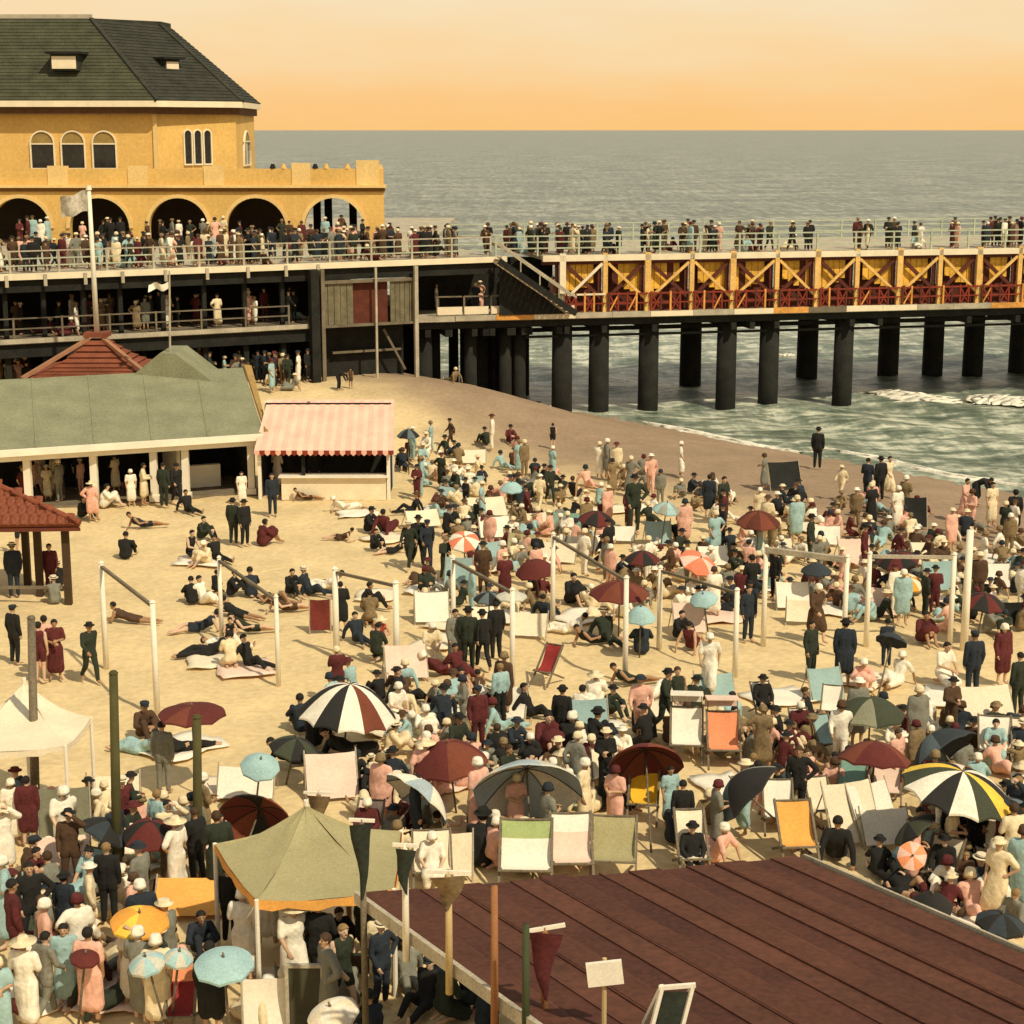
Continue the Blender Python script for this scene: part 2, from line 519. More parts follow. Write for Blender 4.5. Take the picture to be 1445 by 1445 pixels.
# piles: near row and far row, and the close bents next to the promenade
near, far = [793, 845, 915, 1025, 1085, 1190, 1500], [975, 1140, 1255, 1318, 1375, 1440]
for px, b_, w in [(x, .9, 1.15) for x in near] + [(x, 10.5, 1.35) for x in far] + [(600, .8, .8), (613, 4, .7), (664, 1, .7), (678, 3, .8), (690, 6, .7), (713, 1, .7), (727, 3, .8), (741, 8, .5), (606, 6, .7), (640, 9, .6), (702, 8, .7), (733, 1, .7), (655, 6, .5)]:
    t = t_at(px, 2.0, b_)
    MB().cyl(pp(t, b_, -3.2), pp(t, b_, Z_LOW - .73 if b_ < 12 else Z_LOW - .31), w / 2 * 1.04, w / 2 * .98, 12).build('pile', dark, pier, smooth=True)
    MB().beam(pp(t, -.2, Z_LOW - .95), pp(t, W, Z_LOW - .95), .3, .4).build('cap_beam', dark, pier)
MB().beam(pp(t_at(745, 4), 6, Z_LOW - 1.6), pp(T1, 6, Z_LOW - 1.6), .12, .25).build('tie_beam', dark, pier)
MB().beam(pp(t_at(745, 4), .5, Z_LOW - 1.35), pp(T1, .5, Z_LOW - 1.35), .08, .14).build('tie_beam', dark, pier)

pslab('rear_shade_wall', t_at(588, 6), t_at(800, 6), 3.2, 3.4, Z_LOW, Z_UP - .26, dark, pier)  # dark wall added so the walk behind reads as deep shade
pslab('low_shade_wall', t_at(588, 3), t_at(628, 3), 7.0, 7.3, -.5, Z_LOW - .31, dark, pier)  # dark wall added to fill the shaded gap between the piles
for x0_, x1_ in ((617, 652), (655, 689), (693, 728), (731, 770), (773, 812)):
    pslab('railing_board', t_at(x0_, 5.3, -.3), t_at(x1_, 5.3, -.3), -.36, -.31, Z_LOW + .08, Z_LOW + .5, cream, pier)
    MB().beam(pp(t_at(x0_, 5.3, -.3), -.28, Z_LOW), pp(t_at(x0_, 5.3, -.3), -.28, Z_LOW + 1.05), .1, .1, up=pn).build('railing_post', timber, pier)
    MB().beam(pp(t_at(x0_, 5.3, -.3), -.28, Z_LOW + 1.05), pp(t_at(x1_, 5.3, -.3), -.28, Z_LOW + 1.05), .07, .1, up=pn).build('handrail', timber, pier)

# stair from the upper walk down to the lower walk of the pier
stair = empty('staircase', pp(t_at(745, 6.5), -.9, Z_LOW), 'timber staircase with pale stringer dropping from the promenade onto the lower pier walk', 'staircase')
sa, sb_ = t_at(697, Z_UP, -.5), t_at(805, Z_LOW, -.5)
for b_, m in ((-.56, cream), (-1.75, dark)):
    MB().beam(pp(sa, b_, Z_UP - .1), pp(sb_, b_, Z_LOW + .12), .1, .34, up=pn.cross(pu)).build('stringer', m, stair)
    MB().beam(pp(sa, b_, Z_UP + .85), pp(sb_, b_, Z_LOW + 1.0), .08, .1, up=pn.cross(pu)).build('handrail', grey_wood, stair)
for i in range(16):
    q = (i + .5) / 16
    t = sa + (sb_ - sa) * q
    z = Z_UP + (Z_LOW - Z_UP) * q
    MB().beam(pp(t, -1.7, z), pp(t, -.62, z), .3, .05).build('tread', timber, stair)
    if i % 4 == 1:
        MB().beam(pp(t, -.56, z), pp(t, -.56, z + .95), .07, .07).build('baluster', grey_wood, stair)
MB().slab([pp(sa + .3, -.5, Z_UP - .5), pp(sb_ - .3, -.5, Z_LOW + .0), pp(sa + .3, -.5, Z_LOW + .0)], .08).build('side_panel', dark, stair)

# ------------------------------------------------------------------ promenade deck
qd = Vector((-.888, -.459, 0)); qn = Vector((-.459, .888, 0))      # along to the left, and inwards
def qq(t, b, z): return A + qd * t + qn * b + Vector((0, 0, z))
def tq(px, z=7.0, b=0.0):
    lo, hi = -5.0, 60.0
    for _ in range(50):
        m = (lo + hi) / 2
        if proj(qq(m, b, z))[0] > px: lo = m
        else: hi = m
    return lo
prom = empty('promenade', qq(18, 4, 1.9), 'raised dark timber promenade with two decks below the yellow building', 'promenade')
TE = 46.0
poly = [tuple(qq(0, 0, 0))[:2], tuple(qq(TE, 0, 0))[:2], (-66, 78), (-66, 142), (-4.5, 142), (-5.0, 111)]
MB().prism(poly, Z_UP - .25, Z_UP - .004).build('upper_deck', grey_wood, prom)
def qslab(name, t0, t1, b0, b1, z0, z1, m, parent=prom):
    return MB().prism([tuple(qq(t0, b0, 0))[:2], tuple(qq(t1, b0, 0))[:2], tuple(qq(t1, b1, 0))[:2], tuple(qq(t0, b1, 0))[:2]], z0, z1).build(name, m, parent)
qslab('fascia', -.6, TE, -.22, -.003, Z_UP - .28, Z_UP + .02, cream)
qslab('edge_beam', -.3, TE, .05, .4, Z_UP - .9, Z_UP - .253, dark)
t_k0, t_k1 = tq(585, 6), tq(452, 6)
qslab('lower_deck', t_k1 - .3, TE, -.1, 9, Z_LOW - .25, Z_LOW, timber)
qslab('lower_fascia', t_k1 + .3, TE, -.18, -.103, Z_LOW - .2, Z_LOW + .03, grey_wood)
qslab('edge_beam', t_k1 - .3, TE, .05, .4, Z_LOW - .9, Z_LOW - .253, dark)
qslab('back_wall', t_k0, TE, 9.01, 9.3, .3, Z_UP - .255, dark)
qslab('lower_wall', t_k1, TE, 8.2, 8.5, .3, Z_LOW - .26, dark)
for px in (8, 62, 118, 170, 230, 288, 345, 398, 443):
    t = tq(px, 6, .5)
    MB().beam(qq(t, .5, Z_LOW), qq(t, .5, Z_UP - .9), .22, .22, up=qn).build('post', dark if px not in (443,) else timber, prom)
    MB().beam(qq(t, .5, -.4), qq(t, .5, Z_LOW - .9), .26, .26, up=qn).build('post', dark, prom)
    MB().beam(qq(t, 4.5, -.4), qq(t, 4.5, Z_LOW - .26), .26, .26, up=qn).build('post', dark, prom)
    MB().beam(qq(t, .2, Z_UP - .5), qq(t, 9, Z_UP - .5), .2, .35).build('joist', dark, prom)
    # small brackets below the upper edge
    MB().beam(qq(t, -.25, Z_UP - .6), qq(t, -.25, Z_UP - .03), .16, .1, up=qn).build('bracket', grey_wood, prom)
for i in range(19):                                     # railing on the upper edge
    t = .3 + i * 2.35
    MB().beam(qq(t, .03, Z_UP), qq(t, .03, Z_UP + 1.12), .1, .1, up=qn).build('railing_post', grey_wood, prom)
    for z in (.38, .72, 1.08):
        MB().beam(qq(t + .05, .03, Z_UP + z), qq(t + 2.3, .03, Z_UP + z), .06, .07 if z < 1 else .11, up=qn).build('handrail', rail_m if z < 1 else grey_wood, prom)
    if t > t_k1:
        MB().beam(qq(t, .02, Z_LOW), qq(t, .02, Z_LOW + 1.05), .09, .09, up=qn).build('railing_post', timber, prom)
        for z in (.5, 1.0):
            MB().beam(qq(t + .05, .02, Z_LOW + z), qq(t + 2.3, .02, Z_LOW + z), .06, .09, up=qn).build('handrail', timber, prom)
# boarded bay hanging below the promenade
kiosk = empty('boarded_bay', qq((t_k0 + t_k1) / 2, 0, 1.9), 'olive boarded bay on thin posts hanging under the promenade near the pier', 'kiosk')
landmark('olive boarded bay', x=520, y=430)
for a_, c_ in ((452, 497), (549, 583)):
    t0, t1 = tq(c_, 6), tq(a_, 6)
    n = 5
    for q in range(n):
        qslab('board', t0 + (t1 - t0) * q / n, t0 + (t1 - t0) * (q + 1) / n - .03, -.12 + rnd.uniform(-.012, .012), -.05, Z_LOW - .1, Z_UP - 1.1, olive_p, kiosk)
qslab('doorway', tq(548, 6), tq(498, 6), .1, .2, Z_LOW - .1, Z_UP - 1.1, redbrown, kiosk)
qslab('sill', t_k0, t_k1, -.3, .2, Z_LOW - .22, Z_LOW - .103, timber, kiosk)
qslab('lintel', t_k0, t_k1, -.25, .0, Z_UP - 1.08, Z_UP - .92, timber, kiosk)
qslab('floor', t_k0, t_k1, .21, 9, Z_LOW - .25, Z_LOW - .104, dark, kiosk)
for px, m, w in ((452, timber, .2), (527, grey_wood, .11), (583, grey_wood, .2), (440, dark, .45)):
    t = tq(px, 5)
    MB().beam(qq(t, -.4, 1.0), qq(t, -.4, Z_UP - .3), w, w, up=qn).build('post', m, kiosk)
qslab('dark_hut', tq(582, 3), tq(456, 3), 1.2, 5.5, .8, Z_LOW - .26, dark, kiosk)  # hut extended to full height to fill the underside with dark shade
qslab('shelf', tq(575, 3), tq(478, 3), .8, 1.1, 3.3, 3.42, timber, kiosk)
MB().beam(qq(tq(545, 3), .3, Z_LOW - .5), qq(tq(575, 3), .3, 2.3), .08, .12).build('brace', timber, kiosk)

# ------------------------------------------------------------------ yellow building with arcade
YA = 108.0
def bx(x, y, Y=YA): return PY(x, y, Y)
def X_(x, Y=YA): return PY(x, 260, Y).x
def Z_(y, Y=YA): return PY(722, y, Y).z
bld = empty('casino_building', (X_(150), YA + 6, Z_UP), 'yellow stucco seaside building with dark hipped roof and arched arcade on the promenade', 'building')
landmark('yellow building', x=250, y=230)
zc = Z_(265)
arch_px = [(-86, 42), (26, 42), (138, 42), (250, 42), (360, 42), (470, 42)]
x_l, x_r = X_(-140), X_(541)
z_sp = Z_(322)
TH = .55
mb = MB(); tr = []
edges = [x_l] + [X_((arch_px[i][0] + arch_px[i + 1][0]) / 2) for i in range(5)] + [x_r]
for i, (c, r) in enumerate(arch_px):
    cx, rr = X_(c), r / ppm((0, YA, 9.5))
    e0, e1 = edges[i], edges[i + 1]
    n = 18
    pts = [(cx - rr, Z_UP)] + [(cx - rr * math.cos(math.pi * k / n), z_sp + rr * math.sin(math.pi * k / n)) for k in range(n + 1)] + [(cx + rr, Z_UP)]
    top = [(e0, Z_UP)] + [(e0 + (e1 - e0) * k / n, zc) for k in range(n + 1)] + [(e1, Z_UP)]
    for y in (YA, YA + TH):
        k0 = len(mb.v)
        mb.add([(p[0], y, p[1]) for p in pts] + [(p[0], y, p[1]) for p in top], [(k, k + 1, k + 1 + len(pts), k + len(pts)) for k in range(len(pts) - 1)])
    mb.add([(p[0], YA, p[1]) for p in pts] + [(p[0], YA + TH, p[1]) for p in pts], [(k, k + 1, k + 1 + len(pts), k + len(pts)) for k in range(len(pts) - 1)])
    # raised archivolt
    a = MB()
    n2 = 20
    vs = []
    for k in range(n2 + 1):
        t = math.pi * k / n2
        for q, y in ((rr, YA - .10), (rr + .22, YA - .10), (rr + .22, YA - .003), (rr, YA - .003)):
            vs.append((cx - q * math.cos(t), y, z_sp + q * math.sin(t)))
    fs = []
    for k in range(n2):
        for j in range(4):
            fs.append((k * 4 + j, k * 4 + (j + 1) % 4, k * 4 + 4 + (j + 1) % 4, k * 4 + 4 + j))
    a.add(vs, fs)
    a.build('archivolt', yel_lt, bld)
mb.add([(x_r, YA, Z_UP), (x_r, YA + TH, Z_UP), (x_r, YA + TH, zc), (x_r, YA, zc)], [(0, 1, 2, 3)])
mb.build('arcade_wall', yel, bld)
MB().box((x_l, YA - .28, zc + .003), (x_r + .16, YA + TH, zc + .16)).build('cornice', yel_lt, bld)
MB().box((x_l, YA - .1, zc - .22), (x_r + .1, YA - .003, zc)).build('cornice_shadow_band', mat('cornice_shade_brown', (.20, .09, .02), .9), bld)  # brown band paints the shadow below the cornice
zp = Z_(238)
MB().box((x_l, YA + .02, zc + .163), (x_r, YA + .3, zp)).build('parapet', yel, bld)
x_b = x_r * (YA + 13) / YA - .1
MB().prism([(x_r - .3, YA + .303), (x_r, YA + .303), (x_b, YA + 13), (x_b - .3, YA + 13)], zc + .163, zp).build('parapet', yel, bld)
MB().prism([(x_r - .5, YA + TH + .003), (x_r - .01, YA + TH + .003), (x_r * (YA + 2.2) / YA, YA + 2.2), (x_r - .6, YA + 2.2)], Z_UP, zc).build('side_pier', yel, bld)
MB().prism([(x_r * (YA + 5.2) / YA - .5, YA + 5.2), (x_r * (YA + 5.2) / YA - .05, YA + 5.2), (x_b, YA + 13), (x_b - .5, YA + 13)], Z_UP, zc).build('side_wall', yel, bld)
MB().prism([(x_l, YA + TH + .004), (x_r - .504, YA + TH + .004), (x_b - .504, YA + 13), (x_l, YA + 13)], zc - .25, zc - .003).build('terrace_floor', grey_wood, bld)
for px, hw, up in ((-30, 14, 0), (82, 14, 0), (195, 14, 0), (302, 14, 0), (425, 13, 4), (519, 16, 8)):
    MB().box((X_(px - hw), YA - .04, zc + .165), (X_(px + hw), YA + .36, zp + .16 + up / 24)).build('parapet_pier', yel_lt, bld)
for px in (385, 400, 445, 460, 490):
    MB().cyl((X_(px), YA + .16, zp), (X_(px), YA + .16, zp + .28), .2, .1, 8).build('urn', dark if px % 2 else yel, bld)
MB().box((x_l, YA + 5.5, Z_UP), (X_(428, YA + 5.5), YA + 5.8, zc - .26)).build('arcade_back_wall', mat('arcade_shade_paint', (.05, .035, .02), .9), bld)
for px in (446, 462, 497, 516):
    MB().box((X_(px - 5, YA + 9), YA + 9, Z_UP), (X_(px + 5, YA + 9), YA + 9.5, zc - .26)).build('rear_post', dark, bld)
# upper storey: front, splayed corner, side
YB = 113.0
ze, zr = Z_(151, YB), Z_(28, 118)
c0 = Vector((X_(222, YB), YB, 0)); dcor = X_(338, YB + 5) - c0.x
c1 = Vector((c0.x + dcor, YB + dcor * .95, 0)); c2 = Vector((X_(361, c1.y + 9.9), c1.y + 9.9, 0)); cl = Vector((X_(-200, YB), YB, 0))
foot = [cl, c0, c1, c2, Vector((cl.x, c2.y, 0))]
MB().prism([(p.x, p.y) for p in foot], zc - .24, ze).build('upper_wall', yel, bld)
def quoin(p, q):
    d = (q - p).normalized()
    return d, Vector((d.y, -d.x, 0))
def window(u_c, z0, z1, w, face, arched=True, light=None, bars=1):
    p, q = face
    d, nrm = quoin(p, q)
    def at(u, o, z): 
        v = p + d * u + nrm * o
        return Vector((v.x, v.y, z))
    n = 12
    out = lambda g: [(u_c - w / 2 - g, z0 - g)] + [(u_c - (w / 2 + g) * math.cos(math.pi * k / n), (z1 - w / 2 if arched else z1) + (w / 2 + g) * (math.sin(math.pi * k / n) if arched else 0) + (0 if arched else g)) for k in range(n + 1)] + [(u_c + w / 2 + g, z0 - g)]
    i_, o_ = out(0), out(.09)
    m = MB()
    L = len(i_)
    for off in (.13,):
        m.add([at(u, off, z) for u, z in i_] + [at(u, off, z) for u, z in o_], [(k, (k + 1) % L, (k + 1) % L + L, k + L) for k in range(L)])
        m.add([at(u, off, z) for u, z in i_] + [at(u, .0, z) for u, z in i_], [(k, (k + 1) % L, (k + 1) % L + L, k + L) for k in range(L)])
        m.add([at(u, off, z) for u, z in o_] + [at(u, -.02, z) for u, z in o_], [(k, (k + 1) % L, (k + 1) % L + L, k + L) for k in range(L)])
    f = m.build('window', cream, bld)
    m = MB(); m.add([at(u, .03, z) for u, z in i_], [tuple(range(L))])
    m.build('pane', pane_m, f)
    if light:                                           # blind in the arch head
        hd = [(u, max(z, light)) for u, z in i_]
        m = MB(); m.add([at(u, .05, z) for u, z in hd], [tuple(range(L))])
        m.build('blind', mat('ochre_blind', (.30, .20, .06), .9), f)
        m = MB(); m.box((-w / 2, -.03, -.04), (w / 2, .03, .04), 0, Matrix.Translation(at(u_c, .08, light)) @ Matrix.Rotation(math.atan2(d.y, d.x), 4, 'Z'))
        m.build('transom', cream, f)
    for b_ in range(bars):
        u = u_c + (b_ + 1) * w / (bars + 1) - w / 2
        m = MB(); m.beam(at(u, .06, z0), at(u, .06, (light or z1 - .1)), .05, .04)
        m.build('mullion', cream, f)
fA, fB, fC = (cl, c0), (c0, c1), (c1, c2)
for px in (-100, -40, 63, 106, 150):
    window(X_(px, YB) - cl.x, Z_(237, YB), Z_(186, YB), 1.38, fA, True, Z_(203, YB), 0)
LB = (c1 - c0).length
for px in (266.5, 280.5, 294.5):
    u = (px - 222) / (338 - 222) * LB
    window(u, Z_(231, YB + 2), Z_(184, YB + 2), .5, fB, True, None, 0)
window(5.0, Z_(233, 120), Z_(186, 120), 3.4, fC, True, Z_(200, 120), 1)
MB().box((c0.x - .12, YB - .12, zc), (c0.x + .12, YB + .1, ze)).build('corner_strip', yel_lt, bld)
# roof: eaves, slopes of dark slate, top walk
oh = 1.0
e0 = [Vector((cl.x, YB - oh, ze)), Vector((c0.x + oh * .4, YB - oh, ze)), Vector((c1.x + .55, c1.y - .5, ze)), Vector((c2.x + .4, c2.y + .6, ze)), Vector((cl.x, c2.y + 1, ze))]
MB().prism([(p.x, p.y) for p in e0], ze, ze + .38).build('eaves', cream, bld)
MB().prism([(p.x + (-.25 if i in (1, 2, 3) else 0), p.y + .25 * (1 if i < 3 else 0)) for i, p in enumerate(e0)], ze - .45, ze - .003).build('eaves_soffit', mat('brown_soffit', (.10, .045, .015), .9), bld)
zt = ze + .385
tp = [Vector((cl.x, 118, zr)), Vector((X_(140, 118), 118, zr)), Vector((X_(236, 121.5), 121.5, zr - .2)), Vector((X_(236, 121.5) + .2, 124, zr - .2)), Vector((cl.x, 124, zr))]
lo = [Vector((p.x, p.y, zt)) for p in e0]
def slope(i, j, name, m, rows=24):
    a = MB()
    for k in range(rows):
        q0, q1 = k / rows, (k + 1) / rows
        q = [lo[i].lerp(tp[i], q0), lo[j].lerp(tp[j], q0), lo[j].lerp(tp[j], q1), lo[i].lerp(tp[i], q1)]
        nrm = (q[1] - q[0]).cross(q[2] - q[0]).normalized()
        a.slab([q[0] + nrm * .06, q[1] + nrm * .06, q[2] + nrm * .02, q[3] + nrm * .02], .16)
    return a.build(name, m, bld)
slope(0, 1, 'roof', slate_lit); slope(1, 2, 'roof', slate); slope(2, 3, 'roof', slate); slope(3, 4, 'roof', slate)
MB().prism([(p.x, p.y) for p in tp], zr - .22, zr + .1).build('roof_top', slate, bld)
for i in (1, 2):
    MB().beam(lo[i], tp[i] + Vector((0, 0, .05)), .3, .2).build('hip_ridge', slate, bld)
def dormer(px, py, w, h, Y, yaw, m):
    c = PY(px, py, Y)
    d = MB(); M = Matrix.Translation(c) @ Matrix.Rotation(yaw, 4, 'Z')
    d.box((-w / 2, -.5, -h / 2), (w / 2, 2.2, h / 2), 0, M)
    o = d.build('dormer', slate, bld)
    f = MB()
    f.box((-w / 2 + .1, -.56, -h / 2 + .1), (w / 2 - .1, -.503, h / 2 - .15), 0, M); f.build('louvre', m, o)
    r = MB(); r.box((-w / 2 - .25, -.8, h / 2 + .003), (w / 2 + .25, 2.4, h / 2 + .14), 0, M); r.build('dormer_roof', dark, o)
dormer(93, 88, 1.7, 1.0, 113.9, 0, cream)
dormer(237, 92, 1.1, .7, 117.0, math.atan2(.95, 1), cream)
MB().beam(Vector((cl.x, 118.2, zr + .25)), Vector((X_(140, 118), 118.2, zr + .25)), .3, .2).build('ridge_halo_strip', grey_wood, bld)  # pale strip paints the bright sky halo along the roof top
# ------------------------------------------------------------------ green pavilion on the left
green_r = mat('green_roof_felt', (.23, .225, .13), .95, .18, .8, 9, .3)
tile_m = mat('red_clay_tile', (.215, .062, .028), .9, .3, 1.2, 14, .3)
pav = empty('bathing_pavilion', G(180, 705), 'long low pavilion with green roof, white columns and white fascia', 'pavilion')
landmark('green pavilion', x=180, y=640)
pd0 = G(360, 697); pd1 = G(33, 722)
gu = (pd1 - pd0); gu.z = 0; gu.normalize(); gn = Vector((gu.y, -gu.x, 0))
if gn.y < 0: gn = -gn
def gq(t, b, z): return Vector((pd0.x, pd0.y, 0)) + gu * t + gn * b + Vector((0, 0, z))
ZF = P(300, 622, 2.6)
zfe = PY(300, 618, pd0.y + .3).z
GL = 26.0
cols = [0.1] + [(G(x, 705) - pd0).dot(gu) for x in (265, 217, 128, 32)] + [15.5, 18.5, 22]
for t in cols:
    m = MB().box((-.14, -.14, 0), (.14, .14, zfe - .18), 0, Matrix.Translation(gq(t, .1, 0)))
    m.box((-.2, -.2, 0.0), (.2, .2, .25), 0, Matrix.Translation(gq(t, .1, .001)))
    m.build('column', white, pav)
def gslab(name, t0, t1, b0, b1, z0, z1, m, parent=None):
    return MB().prism([tuple(gq(t0, b0, 0))[:2], tuple(gq(t1, b0, 0))[:2], tuple(gq(t1, b1, 0))[:2], tuple(gq(t0, b1, 0))[:2]], z0, z1).build(name, m, parent or pav)
gslab('fascia', -.25, GL, -.3, -.05, zfe - .22, zfe + .26, white)
gslab('gutter', -.3, GL, -.55, -.303, zfe + .02, zfe + .29, white)
yb = gq(4, 7, 0).y
zrt = PY(200, 527, yb).z
TR = -8.0
while proj(gq(TR, 7, zrt))[0] > 344: TR += .05
MB().slab([gq(-.35, -.4, zfe + .31), gq(GL, -.4, zfe + .31), gq(GL, 7, zrt), gq(TR, 7, zrt)][::-1], .12).build('roof', green_r, pav)
MB().slab([gq(TR, 7.01, zrt), gq(GL, 7.01, zrt), gq(GL, 13, zfe), gq(TR, 13, zfe)][::-1], .12).build('roof', green_r, pav)
t = 2.0
while t < 20:
    q = (t + .35)
    MB().beam(gq(t, -.42, zfe + .325), gq(t + TR * (1 - t / GL), 7, zrt + .015), .07, .03).build('roof_seam', green_r, pav); t += 2.3
MB().slab([gq(-.5, -.4, zfe + .3), gq(-.36, -.4, zfe + .36), gq(TR - .01, 7, zrt + .06), gq(TR - .35, 7, zrt)], .1).build('barge_board', mat('ochre_board', (.36, .22, .07), .9), pav)
gslab('back_wall', -.1, GL, 4.2, 4.4, 0, zfe + .3, dark)
gslab('end_wall', -.12, .02, 1.0, 4.2, 0, zfe, dark)
gslab('floor', 0, GL, .3, 4.2, -.3, .05, timber)
gslab('counter', 1.0, 2.9, 2.0, 2.3, .05, 1.0, white)
gslab('partition', 2.9, 3.05, 1.0, 4.2, .05, zfe, white)
gb = empty('gable_vent', PY(242, 512, yb + 1), 'small green gabled hump on the ridge of the long low pavilion', 'roof vent')
c = PY(242, 495, yb + 1); w = 1.9; zb = PY(242, 527, yb + 1).z - .2
m = MB(); m.add([(c.x - w, c.y - 1, zb), (c.x + w, c.y - 1, zb), (c.x + .35, c.y - 1, c.z), (c.x - .35, c.y - 1, c.z), (c.x - w, c.y + 2, zb), (c.x + w, c.y + 2, zb), (c.x + .35, c.y + 2, c.z), (c.x - .35, c.y + 2, c.z)],
    [(0, 1, 2, 3), (4, 7, 6, 5), (0, 4, 5, 1), (1, 5, 6, 2), (2, 6, 7, 3), (3, 7, 4, 0)])
m.build('roof', green_r, gb)
# red hipped kiosk roof behind it, with the flagpole on its top
kz = PY(135, 472, 83).z; kb = PY(135, 528, 80).z - .3
kx0, kx1 = PY(30, 520, 80).x, PY(214, 520, 80).x
kr = empty('red_kiosk', (PY(135, 500, 83).x, 83, 0), 'small kiosk whose red tiled hip roof rises behind the green pavilion roof', 'kiosk')
landmark('red kiosk roof', x=130, y=500)
MB().box((kx0 + .8, 80.8, 0), (kx1 - .8, 85.2, kb)).build('wall', dark, kr)
cc = Vector((PY(137, 472, 83).x, 83, kz))
base = [Vector((kx0, 80, kb)), Vector((kx1, 80, kb)), Vector((kx1, 86, kb)), Vector((kx0, 86, kb))]
m = MB()
for i in range(4):
    p, q = base[i], base[(i + 1) % 4]
    n = 9
    for k in range(n):
        a0, a1 = k / n, (k + 1) / n
        s0, s1 = p.lerp(cc + (p - cc) * .12, a0), q.lerp(cc + (q - cc) * .12, a0)
        u0, u1 = p.lerp(cc + (p - cc) * .12, a1), q.lerp(cc + (q - cc) * .12, a1)
        z = Vector((0, 0, .08)); sag = Vector((0, 0, -.3 * math.sin(math.pi * a0))); sg1 = Vector((0, 0, -.3 * math.sin(math.pi * a1)))
        m.slab([s0 + z + sag, s1 + z + sag, u1 + sg1, u0 + sg1], .1)
m.build('roof', tile_m, kr)
for p in base[:2]:
    MB().beam(p + Vector((0, 0, .1)), cc + (p - cc) * .12 + Vector((0, 0, .05)), .22, .14).build('hip_tiles', mat('pale_clay_tile', (.34, .16, .08), .9), kr)
MB().box((cc.x - .55, 82.5, kz - .1), (cc.x + .55, 83.5, kz + .12)).build('roof_cap', tile_m, kr)
fp = empty('flagpole', cc, 'tall white flagpole with drooping flag standing on the red kiosk roof', 'flagpole')
ft = PY(134, 268, 83).z
MB().cyl((cc.x, cc.y, kz + .1), (cc.x - .05, cc.y, ft), .13, .09, 10).build('pole', white, fp, smooth=True)
MB().cyl((cc.x - .05, cc.y, ft), (cc.x - .05, cc.y, ft + .2), .14, .1, 10).build('truck', white, fp)
def flag(name, p0, w, h, droop, m, parent, seed=0):
    vs, fs = [], []
    nx, nz = 12, 7
    for s in (0, .012):
        for i in range(nx + 1):
            for j in range(nz + 1):
                u, v = i / nx, j / nz
                vs.append((p0.x - u * w * .95, p0.y + .18 * math.sin(u * 7 + v * 1.3 + seed) * u + s, p0.z - v * h - droop * u + .06 * math.sin(u * 9 + seed)))
    n = (nx + 1) * (nz + 1)
    for i in range(nx):
        for j in range(nz):
            a = i * (nz + 1) + j
            fs += [(a, a + 1, a + nz + 2, a + nz + 1), (n + a, n + a + nz + 1, n + a + nz + 2, n + a + 1)]
    b = MB(); b.add(vs, fs)
    return b.build(name, m, parent, smooth=True)
flag('flag', Vector((cc.x - .15, cc.y, ft - .02)), 1.35, .95, .35, mat('faded_flag_cloth', (.50, .44, .33), .95, .3, 2, 9), fp)
sp_ = empty('slender_pole', PY(240, 508, yb + .8), 'thin pole with tiny cream pennant in front of the dark promenade', 'pole')
b0 = PY(240, 500, yb + .8); t0 = PY(239, 382, yb + .8)
MB().cyl(b0, t0, .05, .04, 8).build('pole', grey_wood, sp_)
flag('pennant', PY(238, 399, yb + .8), .95, .3, .05, white, sp_, 2)

# ------------------------------------------------------------------ pink booth
pink_l = mat('pink_canvas', (.80, .50, .36), .95, .12, 1.5, 25)
pink_d = mat('rose_canvas', (.78, .44, .32), .95, .12, 1.5, 25)
bo = G(460, 703); bY = bo.y
booth = empty('refreshment_booth', bo, 'open sales booth under a pink striped awning beside the green pavilion', 'booth')
landmark('pink striped booth', x=455, y=610)
bl, br = PY(366, 650, bY).x, PY(548, 650, bY).x
zl, zu = PY(455, 636, bY - .4).z, PY(455, 564, bY + 2.6).z
ns = 26
for k in range(ns):
    a0, a1 = k / ns, (k + 1) / ns
    lx0, lx1 = bl - .15 + (br + .25 - bl + .15) * a0, bl - .15 + (br + .25 - bl + .15) * a1
    ux0, ux1 = bl + .05 + (br + .1 - bl - .05) * a0, bl + .05 + (br + .1 - bl - .05) * a1
    s = .012 if k % 2 else 0
    MB().slab([(lx0, bY - .4, zl + s), (lx1, bY - .4, zl + s), (ux1, bY + 2.6, zu + s), (ux0, bY + 2.6, zu + s)], .03).build('awning_stripe', pink_d if k % 2 else pink_l, booth)
    # scalloped valance
    xm = (lx0 + lx1) / 2
    MB().add([(lx0, bY - .43, zl - .005), (lx1, bY - .43, zl - .005), (lx1, bY - .43, zl - .13), (xm, bY - .43, zl - .22), (lx0, bY - .43, zl - .13),
              (lx0, bY - .41, zl - .005), (lx1, bY - .41, zl - .005), (lx1, bY - .41, zl - .13), (xm, bY - .41, zl - .22), (lx0, bY - .41, zl - .13)],
             [(0, 1, 2, 3, 4), (9, 8, 7, 6, 5), (2, 7, 8, 3), (3, 8, 9, 4), (0, 4, 9, 5), (1, 6, 7, 2)]).build('valance', redp if k % 2 else pink_d, booth)
for x in (bl, (bl * .66 + br * .34), br):
    for y in (bY, bY + 2.5):
        MB().box((x - .07, y - .07, -.05), (x + .07, y + .07, (zl if y == bY else zu) - .06)).build('post', white if x != (bl * .66 + br * .34) else dark, booth)
zk = PY(455, 671, bY).z
MB().box((bl + .9, bY - .12, -.05), (br - .1, bY - .02, zk - .06)).build('counter_front', cream, booth)
MB().box((bl + .8, bY - .3, zk - .055), (br, bY + .5, zk + .01)).build('counter_top', white, booth)
MB().box((bl, bY + 2.3, 0), (br, bY + 2.4, zu - .1)).build('back_wall', dark, booth)
MB().box((br - .06, bY + .1, 0), (br, bY + 2.29, zl)).build('side_wall', dark, booth)
MB().box((bl, bY + .1, 0), (bl + .06, bY + 2.29, zl)).build('side_wall', dark, booth)

